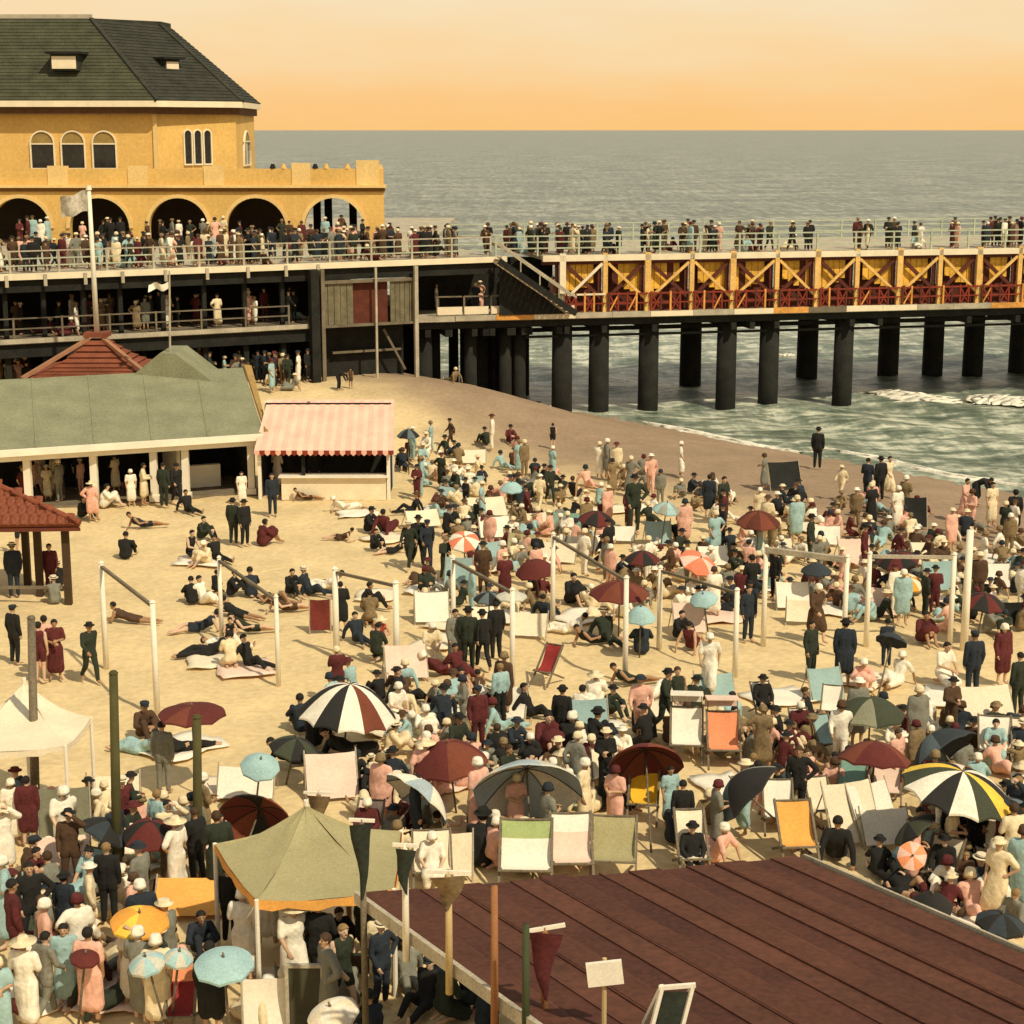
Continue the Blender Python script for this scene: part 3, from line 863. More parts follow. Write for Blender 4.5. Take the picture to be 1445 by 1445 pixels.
# ------------------------------------------------------------------ red tiled shelter at the left edge
shp = G(97, 850)
she = empty('tiled_shelter', shp, 'open shelter under a red clay tile roof on dark posts at the left edge', 'shelter')
landmark('red tiled shelter', x=50, y=730)
sz = PY(100, 737, shp.y).z
S0 = Vector((PY(113, 737, shp.y - .4).x, shp.y - .4, sz))
apex = Vector((S0.x - 4.2, S0.y + 1.5, PY(0, 676, shp.y + 1.5).z + .35))
roofq = [S0, S0 + Vector((-2.3, 3.4, 0)), S0 + Vector((-8, 3.4, 0)), S0 + Vector((-8, -.5, 0))]
tm = MB(); tm.add([(-.14, 0, 0), (-.07, 0, .05), (.07, 0, .05), (.14, 0, 0), (-.14, .42, 0), (-.07, .42, .035), (.07, .42, .035), (.14, .42, 0), (-.14, 0, -.03), (.14, 0, -.03)],
    [(0, 1, 5, 4), (1, 2, 6, 5), (2, 3, 7, 6), (0, 8, 9, 3), (0, 3, 2, 1)])
tile_mesh = tm.mesh('roof_tile', tile_m)
ntile = 0
for (a, c) in ((3, 0), (0, 1)):
    p, q = roofq[a], roofq[c]
    base_ = MB(); base_.slab([p, q, apex], .08)
    rf = base_.build('roof', tile_m, she)
    d = (q - p).normalized(); mid = (p + q) / 2
    up = (apex - p); up -= d * up.dot(d); L = up.length; up.normalize()
    nrm = d.cross(up).normalized()
    off = (apex - p).dot(d); W_ = (q - p).length
    r = 0
    while r * .36 < L - .3:
        f_ = r * .36 / L
        u0, u1 = off * f_, W_ + (off - W_) * f_
        x = u0 + .14 + (.14 if r % 2 else 0)
        while x < u1 - .1:
            pos = p + d * x + up * (r * .36) + nrm * (.03 + random.uniform(0, .012))
            px, py = proj(pos)
            if px > -12 and ntile < 295:
                o = link('roof_tile', tile_mesh, rf)
                Mx = Matrix((d, up, nrm)).transposed().to_4x4()
                o.matrix_local = Matrix.Translation(pos - parent_origin(rf)) @ Mx @ Matrix.Rotation(.07, 4, 'X')
                ntile += 1
            x += .29
        r += 1
for a in (0, 3):
    m = MB().cyl(roofq[a] + Vector((0, 0, .08)), apex + Vector((0, 0, .1)), .1, .1, 8); m.build('hip_ridge', tile_m, she)
MB().prism([(p.x + s * .0, p.y) for p, s in zip(roofq, (0, 0, 0, 0))], sz - .2, sz - .09).build('eaves', mat('dark_red_board', (.12, .03, .015), .9), she)
for px, py in ((97, 850), (57, 838)):
    g = G(px, py); MB().box((g.x - .11, g.y - .11, -.1), (g.x + .11, g.y + .11, sz - .2)).build('post', mat('brown_post', (.06, .035, .015), .9), she)
for dx, dy in ((-2.6, 2.9), (-6.2, .2), (-6.0, 2.9)):
    MB().box((S0.x + dx - .11, S0.y + dy - .11, -.1), (S0.x + dx + .11, S0.y + dy + .11, sz - .2)).build('post', mat('brown_post', (.06, .035, .015), .9), she)
MB().beam((shp.x - 3.6, shp.y, .5), (shp.x - .12, shp.y, .5), .06, .1).build('rail', timber, she)

# ------------------------------------------------------------------ big dark red roof in the foreground
felt = [mat('red_roof_felt', (.092, .031, .016), .9, .26, .55, 9, .25), mat('red_roof_felt_worn', (.102, .036, .019), .9, .28, .45, 7, .25), mat('red_roof_felt_dark', (.080, .026, .014), .9, .28, .7, 10, .25)]
ZE = 3.0
E1, E2 = P(508, 1264, ZE), P(1130, 1210, ZE)
rd = -ray(-579, 475).normalized()
e_ = (E2 - E1); EL = e_.length; e_.normalize()
RL = 24.0
bh = empty('boathouse', E1.lerp(E2, .5) + rd * 8 - Vector((0, 0, ZE)), 'large shed with broad dark red felt roof filling the lower right foreground', 'shed')
landmark('dark red foreground roof', x=900, y=1330)
rn = e_.cross(rd).normalized()
if rn.z < 0: rn = -rn
SGN = 1 if (rd.cross(e_)).z > 0 else -1
ns = 15
for k in range(ns):
    a0, a1 = EL * k / ns, EL * (k + 1) / ns - .035
    off = rn * (.035 * (k % 3 == 0) + random.uniform(0, .015))
    L0 = 0
    while L0 < RL:
        L1 = RL
        o0 = random.uniform(-.08, .04) if L0 == 0 else 0
        MB().slab([E1 + e_ * a0 + rd * (L0 + o0) + off, E1 + e_ * a1 + rd * (L0 + o0) + off, E1 + e_ * a1 + rd * (L1 - .02) + off, E1 + e_ * a0 + rd * (L1 - .02) + off][::-SGN], .03 + (.012 if (k + int(L0)) % 2 else 0)).build('roofing_sheet', felt[(k * 2 + int(L0)) % 3], bh)
        L0 = L1
    if k:
        MB().beam(E1 + e_ * (a0 - .017) + rn * .01, E1 + e_ * (a0 - .017) + rd * RL + rn * .01, .03, .05, up=rn).build('lap_strip', felt[1], bh)
for k in range(2):                                      # a patch or two nailed over old leaks
    u, v, w_, h_ = random.uniform(.4, EL - 1.5), random.uniform(.4, 12), random.uniform(.3, .9), random.uniform(.3, 1.1)
    MB().slab([E1 + e_ * u + rd * v + rn * .058, E1 + e_ * (u + w_) + rd * (v + .04) + rn * .058, E1 + e_ * (u + w_ - .03) + rd * (v + h_) + rn * .058, E1 + e_ * u + rd * (v + h_) + rn * .058][::-1], .01).build('roof_patch', felt[k % 3], bh)
MB().slab([E1 + e_ * .05 - rn * .02, E1 + e_ * .05 + rd * RL - rn * .02, E2 - e_ * .05 + rd * RL - rn * .02, E2 - e_ * .05 - rn * .02][::SGN], .12).build('roof_deck', timber, bh)
MB().beam(E1 - e_ * .06 - rn * .02, E1 - e_ * .06 + rd * RL - rn * .02, .08, .2, up=rn).build('rake_board', grey_wood, bh)
MB().beam(E2 + e_ * .06 - rn * .02, E2 + e_ * .06 + rd * RL - rn * .04, .05, .15, up=rn).build('rake_board', grey_wood, bh)
hd = Vector((rd.x, rd.y, 0)).normalized()
wq = [E1 + e_ * 2.6 + rd * .5, E2 - e_ * .5 + rd * .5, E2 - e_ * .5 + rd * RL, E1 + e_ * 2.6 + rd * RL]
for i in range(4):
    p, q = wq[i], wq[(i + 1) % 4]
    dd = (q - p); dd.z = 0; dd.normalize(); nn = Vector((-dd.y, dd.x, 0)) * .1
    MB().add([(p.x, p.y, -.2), (q.x, q.y, -.2), (q.x, q.y, q.z - .2), (p.x, p.y, p.z - .2), (p.x + nn.x, p.y + nn.y, -.2), (q.x + nn.x, q.y + nn.y, -.2), (q.x + nn.x, q.y + nn.y, q.z - .2), (p.x + nn.x, p.y + nn.y, p.z - .2)],
             [(0, 1, 2, 3), (7, 6, 5, 4), (0, 4, 5, 1), (1, 5, 6, 2), (2, 6, 7, 3), (3, 7, 4, 0)]).build('wall', dark, bh)

# pennant poles along the left edge of that roof
def on_rake(px, b=0.0):
    lo, hi = 0.0, RL
    for _ in range(50):
        m = (lo + hi) / 2
        if proj(E1 - e_ * (.18 + b) + rd * m)[0] < px: lo = m
        else: hi = m
    return E1 - e_ * (.18 + b) + rd * lo
def pennant_pole(px, ytop, label, m_pole, m_pen, w, ln, arm=True, b=0.0, base=None, flip=1, below=.35):
    g = base or on_rake(px, b)
    ztop = PY(px, ytop, g.y).z
    o = empty('pennant_pole', g - Vector((0, 0, below)), label, 'pole', 'pennant poles along the foreground roof')
    MB().cyl(g - Vector((0, 0, below)), (g.x, g.y, ztop), .055, .045, 8).build('pole', m_pole, o, smooth=True)
    if arm:
        MB().beam((g.x - w * .75, g.y - .02, ztop - .04 + .03 * flip), (g.x + w * .75, g.y - .02, ztop - .0 - .03 * flip), .04, .05).build('crossbar', white, o)
        z0 = ztop - .07
        m = MB()
        vs = []
        n = 6
        for s in (0, .02):
            for k in range(n + 1):
                q = k / n
                hw = w * .55 * (1 - q) + .02
                wob = .05 * math.sin(q * 6 + px)
                vs += [(g.x - hw + wob * .4, g.y - .09 + wob + s, z0 - ln * q), (g.x + hw + wob * .4, g.y - .09 - wob + s, z0 - ln * q)]
        fs = []
        for k in range(n):
            fs += [(k * 2, k * 2 + 1, k * 2 + 3, k * 2 + 2), (14 + k * 2, 14 + k * 2 + 2, 14 + k * 2 + 3, 14 + k * 2 + 1)]
            fs += [(k * 2, k * 2 + 2, 16 + k * 2, 14 + k * 2), (k * 2 + 1, 15 + k * 2, 17 + k * 2, k * 2 + 3)]
        m.add(vs, fs).build('pennant', m_pen, o, smooth=True)
    return o
pdk = mat('dark_green_cloth', (.03, .035, .022), .95, .3, 2, 15); ptan = mat('tan_cloth', (.22, .15, .07), .95, .3, 2, 15); pmar = mat('maroon_cloth', (.10, .02, .018), .95, .3, 2, 15)
pennant_pole(513, 1155, 'grey pole with long dark pennant at the back corner of the red roof', timber, pdk, .27, 1.25, below=2.2)
pennant_pole(573, 1190, 'white pole with short dark pennant, second along the red roof edge', white, pdk, .24, .7)
pennant_pole(634, 1228, 'yellowish pole with square tan pennant, third along the red roof edge', mat('buff_pole', (.5, .36, .16), .9), ptan, .42, .5)
pennant_pole(698, 1250, 'plain orange brown pole without any pennant on the red roof edge', mat('orange_pole', (.30, .13, .05), .9), redp, .3, .3, arm=False)
pennant_pole(742, 1305, 'dark green bare pole beside the maroon pennant on the roof edge', mat('green_pole', (.05, .06, .025), .9), pdk, .3, .3, arm=False, b=-.1)
pennant_pole(768, 1307, 'pole with white crossbar and long maroon pennant near the photo bottom', mat('orange_pole', (.30, .13, .05), .9), pmar, .36, .95, flip=-1, b=-.5)
g = P(447, 1190, .9)
o = pennant_pole(447, 1117, 'small tan pennant on a thin stick above the khaki tent', ptan, ptan, .4, .75, base=Vector((g.x, g.y + .5, 0)), arm=True)
def on_roof(px, py):
    d = ray(px, py); t = (E1 - Vector((0, 0, HC))).dot(rn) / d.dot(rn)
    return Vector((0, 0, HC)) + d * t
g = on_roof(852, 1452); zt_ = PY(850, 1352, g.y).z
sg = empty('roof_sign', g, 'small blank white sign board on a thin pole above the red roof', 'sign')
MB().cyl(g, (g.x, g.y, zt_), .035, .03, 8).build('pole', mat('buff_pole', (.5, .36, .16), .9), sg)
MB().box((-.23, -.03, -.17), (.23, .03, .15), 0, Matrix.Translation((g.x, g.y - .06, zt_ - .17)) @ Matrix.Rotation(-.12, 4, 'Y')).build('board', white, sg)
g = on_roof(940, 1475)
sb2 = empty('folding_frame', g, 'white folding A frame with dark panel standing on the red roof at the bottom', 'frame')
for sx in (-.18, .2):
    MB().beam(g + Vector((sx - .06, 0, 0)), g + Vector((sx + .12, .05, .78)), .05, .05).build('upright', white, sb2)
    MB().beam(g + Vector((sx - .06, .55, 0)), g + Vector((sx + .12, .06, .78)), .05, .05).build('rear_leg', white, sb2)
MB().beam(g + Vector((-.1, .05, .76)), g + Vector((.36, .05, .8)), .05, .05).build('top_bar', white, sb2)
MB().slab([g + Vector((-.16, .02, .1)), g + Vector((.2, .02, .1)), g + Vector((.3, .05, .7)), g + Vector((-.06, .05, .7))], .02).build('panel', pdk, sb2)

# ------------------------------------------------------------------ white pole frames on the sand
def pole_frame(xb, yb_, xf, yf, yft, label, thick=.1, bar=.08, m=white):
    thick *= .8
    f = G(xf, yf); b = G(xb, yb_)
    h = PY(xf, yft, f.y).z
    o = empty('pole_frame', f, label, 'pole frame', 'white swing pole frames on the beach')
    for p in (f, b):
        MB().cyl((p.x, p.y, -.2), (p.x, p.y, h), thick * 1.05, thick * .85, 10).build('post', m, o, smooth=True)
        MB().cyl((p.x, p.y, h), (p.x, p.y, h + .06), thick * 1.1, thick * .5, 10).build('post_cap', m, o)
    MB().beam((f.x, f.y, h - .1), (b.x, b.y, h - .1), bar, bar).build('top_bar', timber if bar < .1 else grey_wood, o)
    return o
pole_frame(150, 942, 222, 1010, 850, 'white pole frame farthest left, standing on the open sand')
pole_frame(313, 900, 393, 965, 842, 'white pole frame between the reclining bathers left of centre', .085)
pole_frame(475, 925, 560, 948, 822, 'white pole frame behind the black and white striped parasol', .12)
pole_frame(640, 915, 723, 970, 832, 'white pole frame left of the red deck chair', .1)
pole_frame(780, 885, 882, 960, 815, 'white pole frame right of the red deck chair')
pole_frame(930, 915, 1037, 952, 832, 'white pole frame behind the head covered canvas chairs', .1, .07)
pole_frame(1077, 908, 1190, 925, 785, 'white pole frame with thick pale top bar right of centre', .1, .16)
pole_frame(1222, 910, 1340, 912, 782, 'white pole frame near the right edge of the photo', .1, .1)
o = empty('post', G(1360, 915), 'single tall white post at the right beside a pole frame', 'post')
g = G(1360, 915); MB().cyl((g.x, g.y, -.2), (g.x, g.y, PY(1360, 748, g.y).z), .12, .1, 10).build('shaft', white, o, smooth=True)
for px, ytop, ybot, m, lb in ((50, 872, 1150, timber, 'grey wooden pole at the left beside the cream tent'), (166, 950, 1258, mat('olive_pole', (.075, .065, .02), .9), 'tall olive brown pole in front of the left sand'), (279, 1012, 1235, mat('olive_pole', (.075, .065, .02), .9), 'olive pole below the maroon parasol left of the khaki tent')):
    g = G(px, ybot); t = PY(px - (6 if px < 200 else 1), ytop, g.y)
    o = empty('tall_pole', g, lb, 'pole')
    MB().cyl((g.x, g.y, -.2), t, .105, .085, 10).build('shaft', m, o, smooth=True)
    MB().cyl(t, t + Vector((0, 0, .05)), .1, .06, 10).build('cap', m, o)

# ------------------------------------------------------------------ tents and canvas shades
def pyramid_tent(label, corners, apex, m, val_m, hang, ph):
    c = [Vector(p) for p in corners]; a = Vector(apex)
    base = sum(c, Vector()) / 4; base.z = 0
    o = empty('tent', base, label, 'tent'); landmark(ph, (base.x, base.y, c[0].z))
    r = MB(); nrow = 6
    for i in range(4):
        p, q = c[i], c[(i + 1) % 4]
        vs = []
        for k in range(nrow + 1):
            f = k / nrow
            for j in range(7):
                u = j / 6
                b = p.lerp(q, u).lerp(a, f)
                b.z -= .18 * math.sin(math.pi * f) + .10 * math.sin(math.pi * u) * (1 - f) ** 2 + .02 * math.sin(u * 9 + f * 7)
                vs.append(b)
        n1 = len(vs)
        vs = vs + [v - Vector((0, 0, .015)) for v in vs]
        fs = []
        for k in range(nrow):
            for j in range(6):
                x = k * 7 + j
                fs += [(x, x + 1, x + 8, x + 7), (n1 + x, n1 + x + 7, n1 + x + 8, n1 + x + 1)]
        r.add(vs, fs)
    r.build('canvas', m, o, smooth=True)
    for i in range(4):
        p, q = c[i], c[(i + 1) % 4]
        n = 9
        d = (q - p).normalized(); nn = Vector((d.y, -d.x, 0)) * .02
        v = MB(); vs = []
        for s in (0, 1):
            for j in range(n + 1):
                u = j / n; t_ = p.lerp(q, u); t_.z -= .10 * math.sin(math.pi * u)
                vs += [t_ + nn * s, t_ + nn * s - Vector((0, 0, hang * (.8 + .2 * math.sin(j * 2.1 + i))))]
        fs = []
        for j in range(n):
            fs += [(j * 2, j * 2 + 1, j * 2 + 3, j * 2 + 2), (2 * n + 2 + j * 2, 2 * n + 4 + j * 2, 2 * n + 5 + j * 2, 2 * n + 3 + j * 2)]
        v.add(vs, fs).build('valance', val_m, o)
    for p in c:
        MB().cyl((p.x, p.y, -.1), (p.x, p.y, p.z), .045, .04, 8).build('tent_pole', white, o)
    MB().cyl((a.x, a.y, -.1), (a.x, a.y, a.z + .1), .06, .05, 8).build('tent_pole', white, o)
    return o
khaki = mat('khaki_canvas', (.36, .31, .15), .95, .14, .9, 20, .15); orange_c = mat('orange_canvas', (.78, .37, .08), .95, .14, 1.5, 20)
cream_c = mat('cream_canvas', (.78, .66, .45), .95, .1, 1.2, 18, .1); white_c = mat('white_canvas', (.80, .72, .56), .95, .1, 1.2, 18)
zt = 2.0
k0, k1 = P(362, 1270, zt), P(556, 1254, zt)
dv = P(306, 1222, zt) - k0
pyramid_tent('khaki canvas tent with orange valance and white corner poles', [k0, k1, P(566, 1172, zt), P(303, 1190, zt)], P(432, 1136, 2.5), khaki, orange_c, .2, 'khaki tent')
c0_, c1_ = P(-70, 1058, 2.2), P(92, 1052, 2.2)
pyramid_tent('cream canvas tent at the left edge with dark crowd below', [c0_, c1_, P(128, 1012, 2.2), P(-30, 1005, 2.2)], P(34, 962, 2.62), cream_c, cream_c, .16, 'cream tent')

def shade(label, ph, x, y, w, h, m, yaw=0, lean=25, cat='windbreak', group=None):
    """upright canvas sheet between two sticks, leaning back"""
    g = G(x, y)
    o = empty('windbreak', g, label, cat, group); o.rotation_euler = (0, 0, R(yaw))
    if ph: landmark(ph, (g.x, g.y, h / 2))
    a = R(lean)
    vs, fs = [], []
    nx, nz = 6, 6
    for s in (0, .014):
        for i in range(nx + 1):
            for j in range(nz + 1):
                u, v = i / nx, j / nz
                bul = .07 * math.sin(math.pi * u) * math.sin(math.pi * v) + .012 * math.sin(u * 14 + x)
                vs.append((w * (u - .5), h * v * math.sin(a) + bul + s, .06 + h * v * math.cos(a) - .03 * math.sin(math.pi * u) * v))
    n = (nx + 1) * (nz + 1)
    for i in range(nx):
        for j in range(nz):
            b = i * (nz + 1) + j
            fs += [(b, b + nz + 1, b + nz + 2, b + 1), (n + b, n + b + 1, n + b + nz + 2, n + b + nz + 1)]
    me = MB().add(vs, fs).mesh('canvas', m, smooth=True)
    link('canvas', me, o)
    for sx in (-1, 1):
        me = MB().cyl((sx * (w / 2 + .02), 0, -.1), (sx * (w / 2 + .02), (h + .1) * math.sin(a), .06 + (h + .1) * math.cos(a)), .022, .018, 6).mesh('stick', grey_wood); link('stick', me, o)
        me = MB().cyl((sx * (w / 2 + .02), h * math.sin(a) * .9, h * .9 * math.cos(a)), (sx * (w / 2 + .02), h * math.sin(a) + .45, -.02), .016, .016, 6).mesh('prop', grey_wood); link('prop', me, o)
    return o
blue_c = mat('pale_blue_canvas', (.30, .42, .38), .95, .12, 1.5, 20); teal_c = mat('teal_canvas', (.20, .33, .25), .95, .14, 1.5, 20)
green_c = mat('light_green_canvas', (.36, .42, .16), .95, .12, 1.5, 20); yellow_c = mat('yellow_canvas', (.80, .46, .03), .95, .1, 1.5, 20)
black_c = mat('black_canvas', (.018, .018, .014), .9, .3, 2, 20); grey_c = mat('grey_green_canvas', (.22, .21, .13), .95, .16, 1.5, 20)
maroon_c = mat('maroon_canvas', (.16, .028, .018), .9, .25, 2, 20); coral_c = mat('coral_canvas', (.75, .27, .12), .95, .14, 1.5, 20)
rose_c = mat('rose_white_canvas', (.78, .56, .42), .95, .1, 1.5, 20); dusk_c = mat('navy_canvas', (.035, .045, .05), .9, .25, 2, 20)
shade('large cream canvas windbreak right of the white chair, near the orange chair', 'cream windbreak', 1212, 1192, 1.15, 1.3, cream_c, 20, 30)
shade('pale cream windbreak leaning before the yellow striped parasol', None, 1246, 1188, 1.0, 1.25, white_c, 25, 34)
shade('wide black canvas windbreak at the right edge of the crowd', 'black windbreak', 1425, 886, 1.5, .75, black_c, 0, 10)
shade('dark canvas screen standing near the waterline behind the crowd', 'dark waterline screen', 1110, 690, 1.4, 1.15, black_c, 15, 25)
shade('tall dark canvas screen near the water at the right', 'tall dark screen', 1292, 746, .85, 1.15, black_c, 0, 15)
shade('flat orange canvas awning low on sticks left of the khaki tent', 'orange awning', 280, 1296, 1.75, 1.0, orange_c, 4, 66)
shade('grey green canvas windbreak below the cream tent', 'grey green windbreak', 92, 1188, 1.05, 1.1, grey_c, 10, 14)
shade('pale blue canvas screen cut by the left edge of the photo', 'pale blue screen', 8, 1318, .65, 1.05, blue_c, 0, 8)
shade('white and pale screen near the dark framed board at the lower left', 'lower left white screen', 385, 1462, .95, .95, white_c, 10, 10)
shade('light blue canvas sheet among the crowd behind the red pinwheel parasol', 'light blue sheet', 655, 690, 1.6, .55, blue_c, 0, 35)
shade('teal canvas sheet in the middle of the far crowd', 'teal sheet', 803, 752, 1.2, .75, teal_c, -5, 30)
shade('cream canvas sheet right of the pink booth', 'cream sheet', 690, 730, 1.5, .9, cream_c, 15, 45)
shade('cream canvas lean to behind the blue sheet', 'cream lean to', 665, 655, 1.3, .75, cream_c, 0, 45)
shade('pale blue tent sheet in the crowd below the red pinwheel parasol', None, 645, 830, .9, 1.0, blue_c, -10, 25)
shade('tan canvas sheet right of the dark blue green group', 'tan sheet', 755, 745, 1.0, .6, cream_c, 10, 40)
shade('cream windbreak in the sand before the boarded pier stair', None, 1130, 880, .9, .7, cream_c, -10, 30)
shade('pink canvas lean to right of the blue wedge parasol', 'pink lean to', 975, 895, .95, .95, rose_c, 8, 30)
shade('maroon blanket screen hung by the white pole frame left of centre', 'maroon screen', 452, 892, .6, .95, maroon_c, 5, 8)
# bare dark board near the bottom left
g = G(432, 1462); o = empty('notice_board', g, 'dark board in pale wooden frame standing among the lower left crowd', 'board')
MB().box((g.x - .28, g.y, 0), (g.x + .28, g.y + .04, 1.25)).build('panel', mat('dark_board', (.06, .055, .03), .9), o)
for sx in (-.3, .3): MB().box((g.x + sx - .03, g.y - .02, -.05), (g.x + sx + .03, g.y + .06, 1.3)).build('upright', grey_wood, o)
MB().box((g.x - .27, g.y - .021, 1.251), (g.x + .27, g.y + .061, 1.305)).build('top_rail', grey_wood, o)

# ------------------------------------------------------------------ beach chairs
def deck_chair(label, ph, x, y, m, yaw=0, w=.62, s=1.0, head=None, m2=None, recl=.0):
    g = G(x, y)
    o = empty('deck_chair', g, label, 'deck chair', 'deck chairs on the beach'); o.rotation_euler = (0, 0, R(yaw - 180)); s *= .96; o.scale = (s, s, s * 1.08)
    if ph: landmark(ph, (g.x, g.y, .5))
    hw = w / 2
    top, bot = Vector((0, .40 + recl, 1.0 - recl * .3)), Vector((0, -.45, .40))
    for sx in (-hw - .03, hw + .03):
        link('side_rail', MB().beam((sx, -.62, .03), (sx, top.y + .02, top.z + .03), .045, .06).mesh('side_rail', timber), o)
        link('rear_leg', MB().beam((sx * .93, .5, .02), (sx * .93, -.45, .43), .04, .05).mesh('rear_leg', timber), o)
    link('cross_bar', MB().cyl((-hw - .05, top.y, top.z), (hw + .05, top.y, top.z), .025, .025, 8).mesh('cross_bar', timber), o)
    link('cross_bar', MB().cyl((-hw - .05, bot.y, bot.z), (hw + .05, bot.y, bot.z), .025, .025, 8).mesh('cross_bar', timber), o)
    vs, fs = [], []
    nv, nu = 10, 4
    for s_ in (0, .014):
        for i in range(nu + 1):
            for k in range(nv + 1):
                q = k / nv
                p = top.lerp(bot, q); sag = .20 * math.sin(math.pi * min(1, q ** 1.5)) + .02 * math.sin(math.pi * i / nu)
                vs.append((-hw + w * i / nu, p.y + sag * .5, p.z - sag * .9 + s_))
    n = (nu + 1) * (nv + 1)
    mi = []
    b = MB()
    b.add(vs, [])
    for i in range(nu):
        for k in range(nv):
            a = i * (nv + 1) + k
            j = 1 if (m2 and k < 3) else 0
            b.add([], []); b.f += [(a, a + nv + 1, a + nv + 2, a + 1), (n + a, n + a + 1, n + a + nv + 2, n + a + nv + 1)]; b.mi += [j, j]
    link('canvas', b.mesh('canvas', [m, m2 or m], smooth=True), o)
    if head:
        hv = MB().slab([(-hw - .04, .15, 1.34), (hw + .04, .15, 1.34), (hw + .04, .85, 1.22), (-hw - .04, .85, 1.22)], .02)
        hv.slab([(-hw - .04, .862, 1.22), (-hw - .04, .862, .98), (hw + .04, .862, .98), (hw + .04, .862, 1.22)], .015)
        link('head_cover', hv.mesh('head_cover', head), o)
        for sx in (-hw, hw):
            link('cover_stay', MB().beam((sx, top.y, top.z), (sx, .5, 1.27), .02, .03).mesh('cover_stay', timber), o)
    CHAIRS.append((o, g, yaw - 180, s, ph))
    return o
CHAIRS = []
deck_chair('cream canvas chair with white head cover left of the coral chair', 'cream covered chair', 968, 1068, white_c, 175, .68, 1.1, white_c)
deck_chair('coral canvas chair with white head cover', 'coral chair', 1020, 1075, coral_c, 178, .68, 1.1, rose_c)
deck_chair('bright yellow canvas chair in front of the maroon open parasol', 'yellow chair', 908, 1152, yellow_c, 172, .55, 1.12)
deck_chair('light green and white canvas chair near the dark red roof edge', 'green and white chair', 742, 1246, white_c, 178, .9, 1.15, None, green_c)
deck_chair('rose white canvas chair right of the green and white chair', 'rose chair', 806, 1236, rose_c, 182, .7, 1.15, None, white_c)
deck_chair('khaki canvas chair at the back edge of the dark red roof', 'khaki chair', 866, 1232, khaki, 175, .85, 1.05)
deck_chair('cream canvas chair in front of the woman in blue, at the roof edge', 'cream roof edge chair', 975, 1230, cream_c, 184, .5, 1.15)
deck_chair('white canvas chair behind the orange canvas chair', 'white chair', 1097, 1168, white_c, 178, .66, .95)
deck_chair('orange canvas chair at the far corner of the dark red roof', 'orange chair', 1122, 1212, orange_c, 185, .66, 1.1)
deck_chair('teal green canvas chair below the maroon parasol at the right', 'teal chair', 1200, 1128, teal_c, 160, .75, .8, None, None, .15)
deck_chair('pinkish white canvas chair left of the yellow striped parasol', 'pinkish chair', 1250, 1132, rose_c, 170, .72, .85, None, None, .12)
deck_chair('pale canvas chair in front of the teal chair', 'pale chair', 1155, 1156, cream_c, 190, .6, .85)
deck_chair('pale cream canvas chair below the navy parasol at right', 'pale cream chair', 1352, 1080, white_c, 175, .7, .7)
deck_chair('pale blue canvas chair left of the dark green parasol', 'pale blue chair', 1162, 1062, blue_c, 195, .5, .85)
deck_chair('white canvas chair behind the pale blue chair', 'back white chair', 1128, 1050, white_c, 185, .55, .8)
deck_chair('white canvas chair close under the dark green parasol', None, 1172, 1015, white_c, 165, .6, .8)
deck_chair('red canvas chair on open sand between two white pole frames', 'red chair', 774, 962, mat('red_canvas', (.28, .03, .025), .9, .25, 2, 20), 150, .5, .95)
deck_chair('white canvas chair right of the navy parasol', None, 1402, 1075, white_c, 170, .75, 1.0)
deck_chair('pale cream chair at the right edge beside the yellow striped parasol', None, 1440, 1075, cream_c, 170, .6, .95)
deck_chair('cream canvas chair right of the blue wedge parasol', None, 850, 1110, cream_c, 185, .6, .8)
deck_chair('white canvas chair in the shade of the yellow striped parasol', None, 1395, 1200, white_c, 160, .6, .9)
deck_chair('cream chair right of the pinwheel parasol near the roof edge', None, 1330, 1250, cream_c, 150, .7, .9)
deck_chair('pale blue canvas chair at the lower left beside the orange parasol', None, 130, 1268, blue_c, 160, .6, .9)
deck_chair('red and pink canvas chair at the lower left', 'red and pink chair', 258, 1450, mat('red_canvas', (.28, .03, .025), .9), 182, .45, 1.0, None, coral_c)
deck_chair('dusty pink chair behind the orange parasol', None, 520, 1195, rose_c, 170, .6, .9)
deck_chair('pale cream chair beneath the blue grey open parasol', None, 610, 1245, cream_c, 185, .8, .95)
deck_chair('white chair left of the coral chair row, farther back', None, 1075, 1010, white_c, 190, .6, .8)

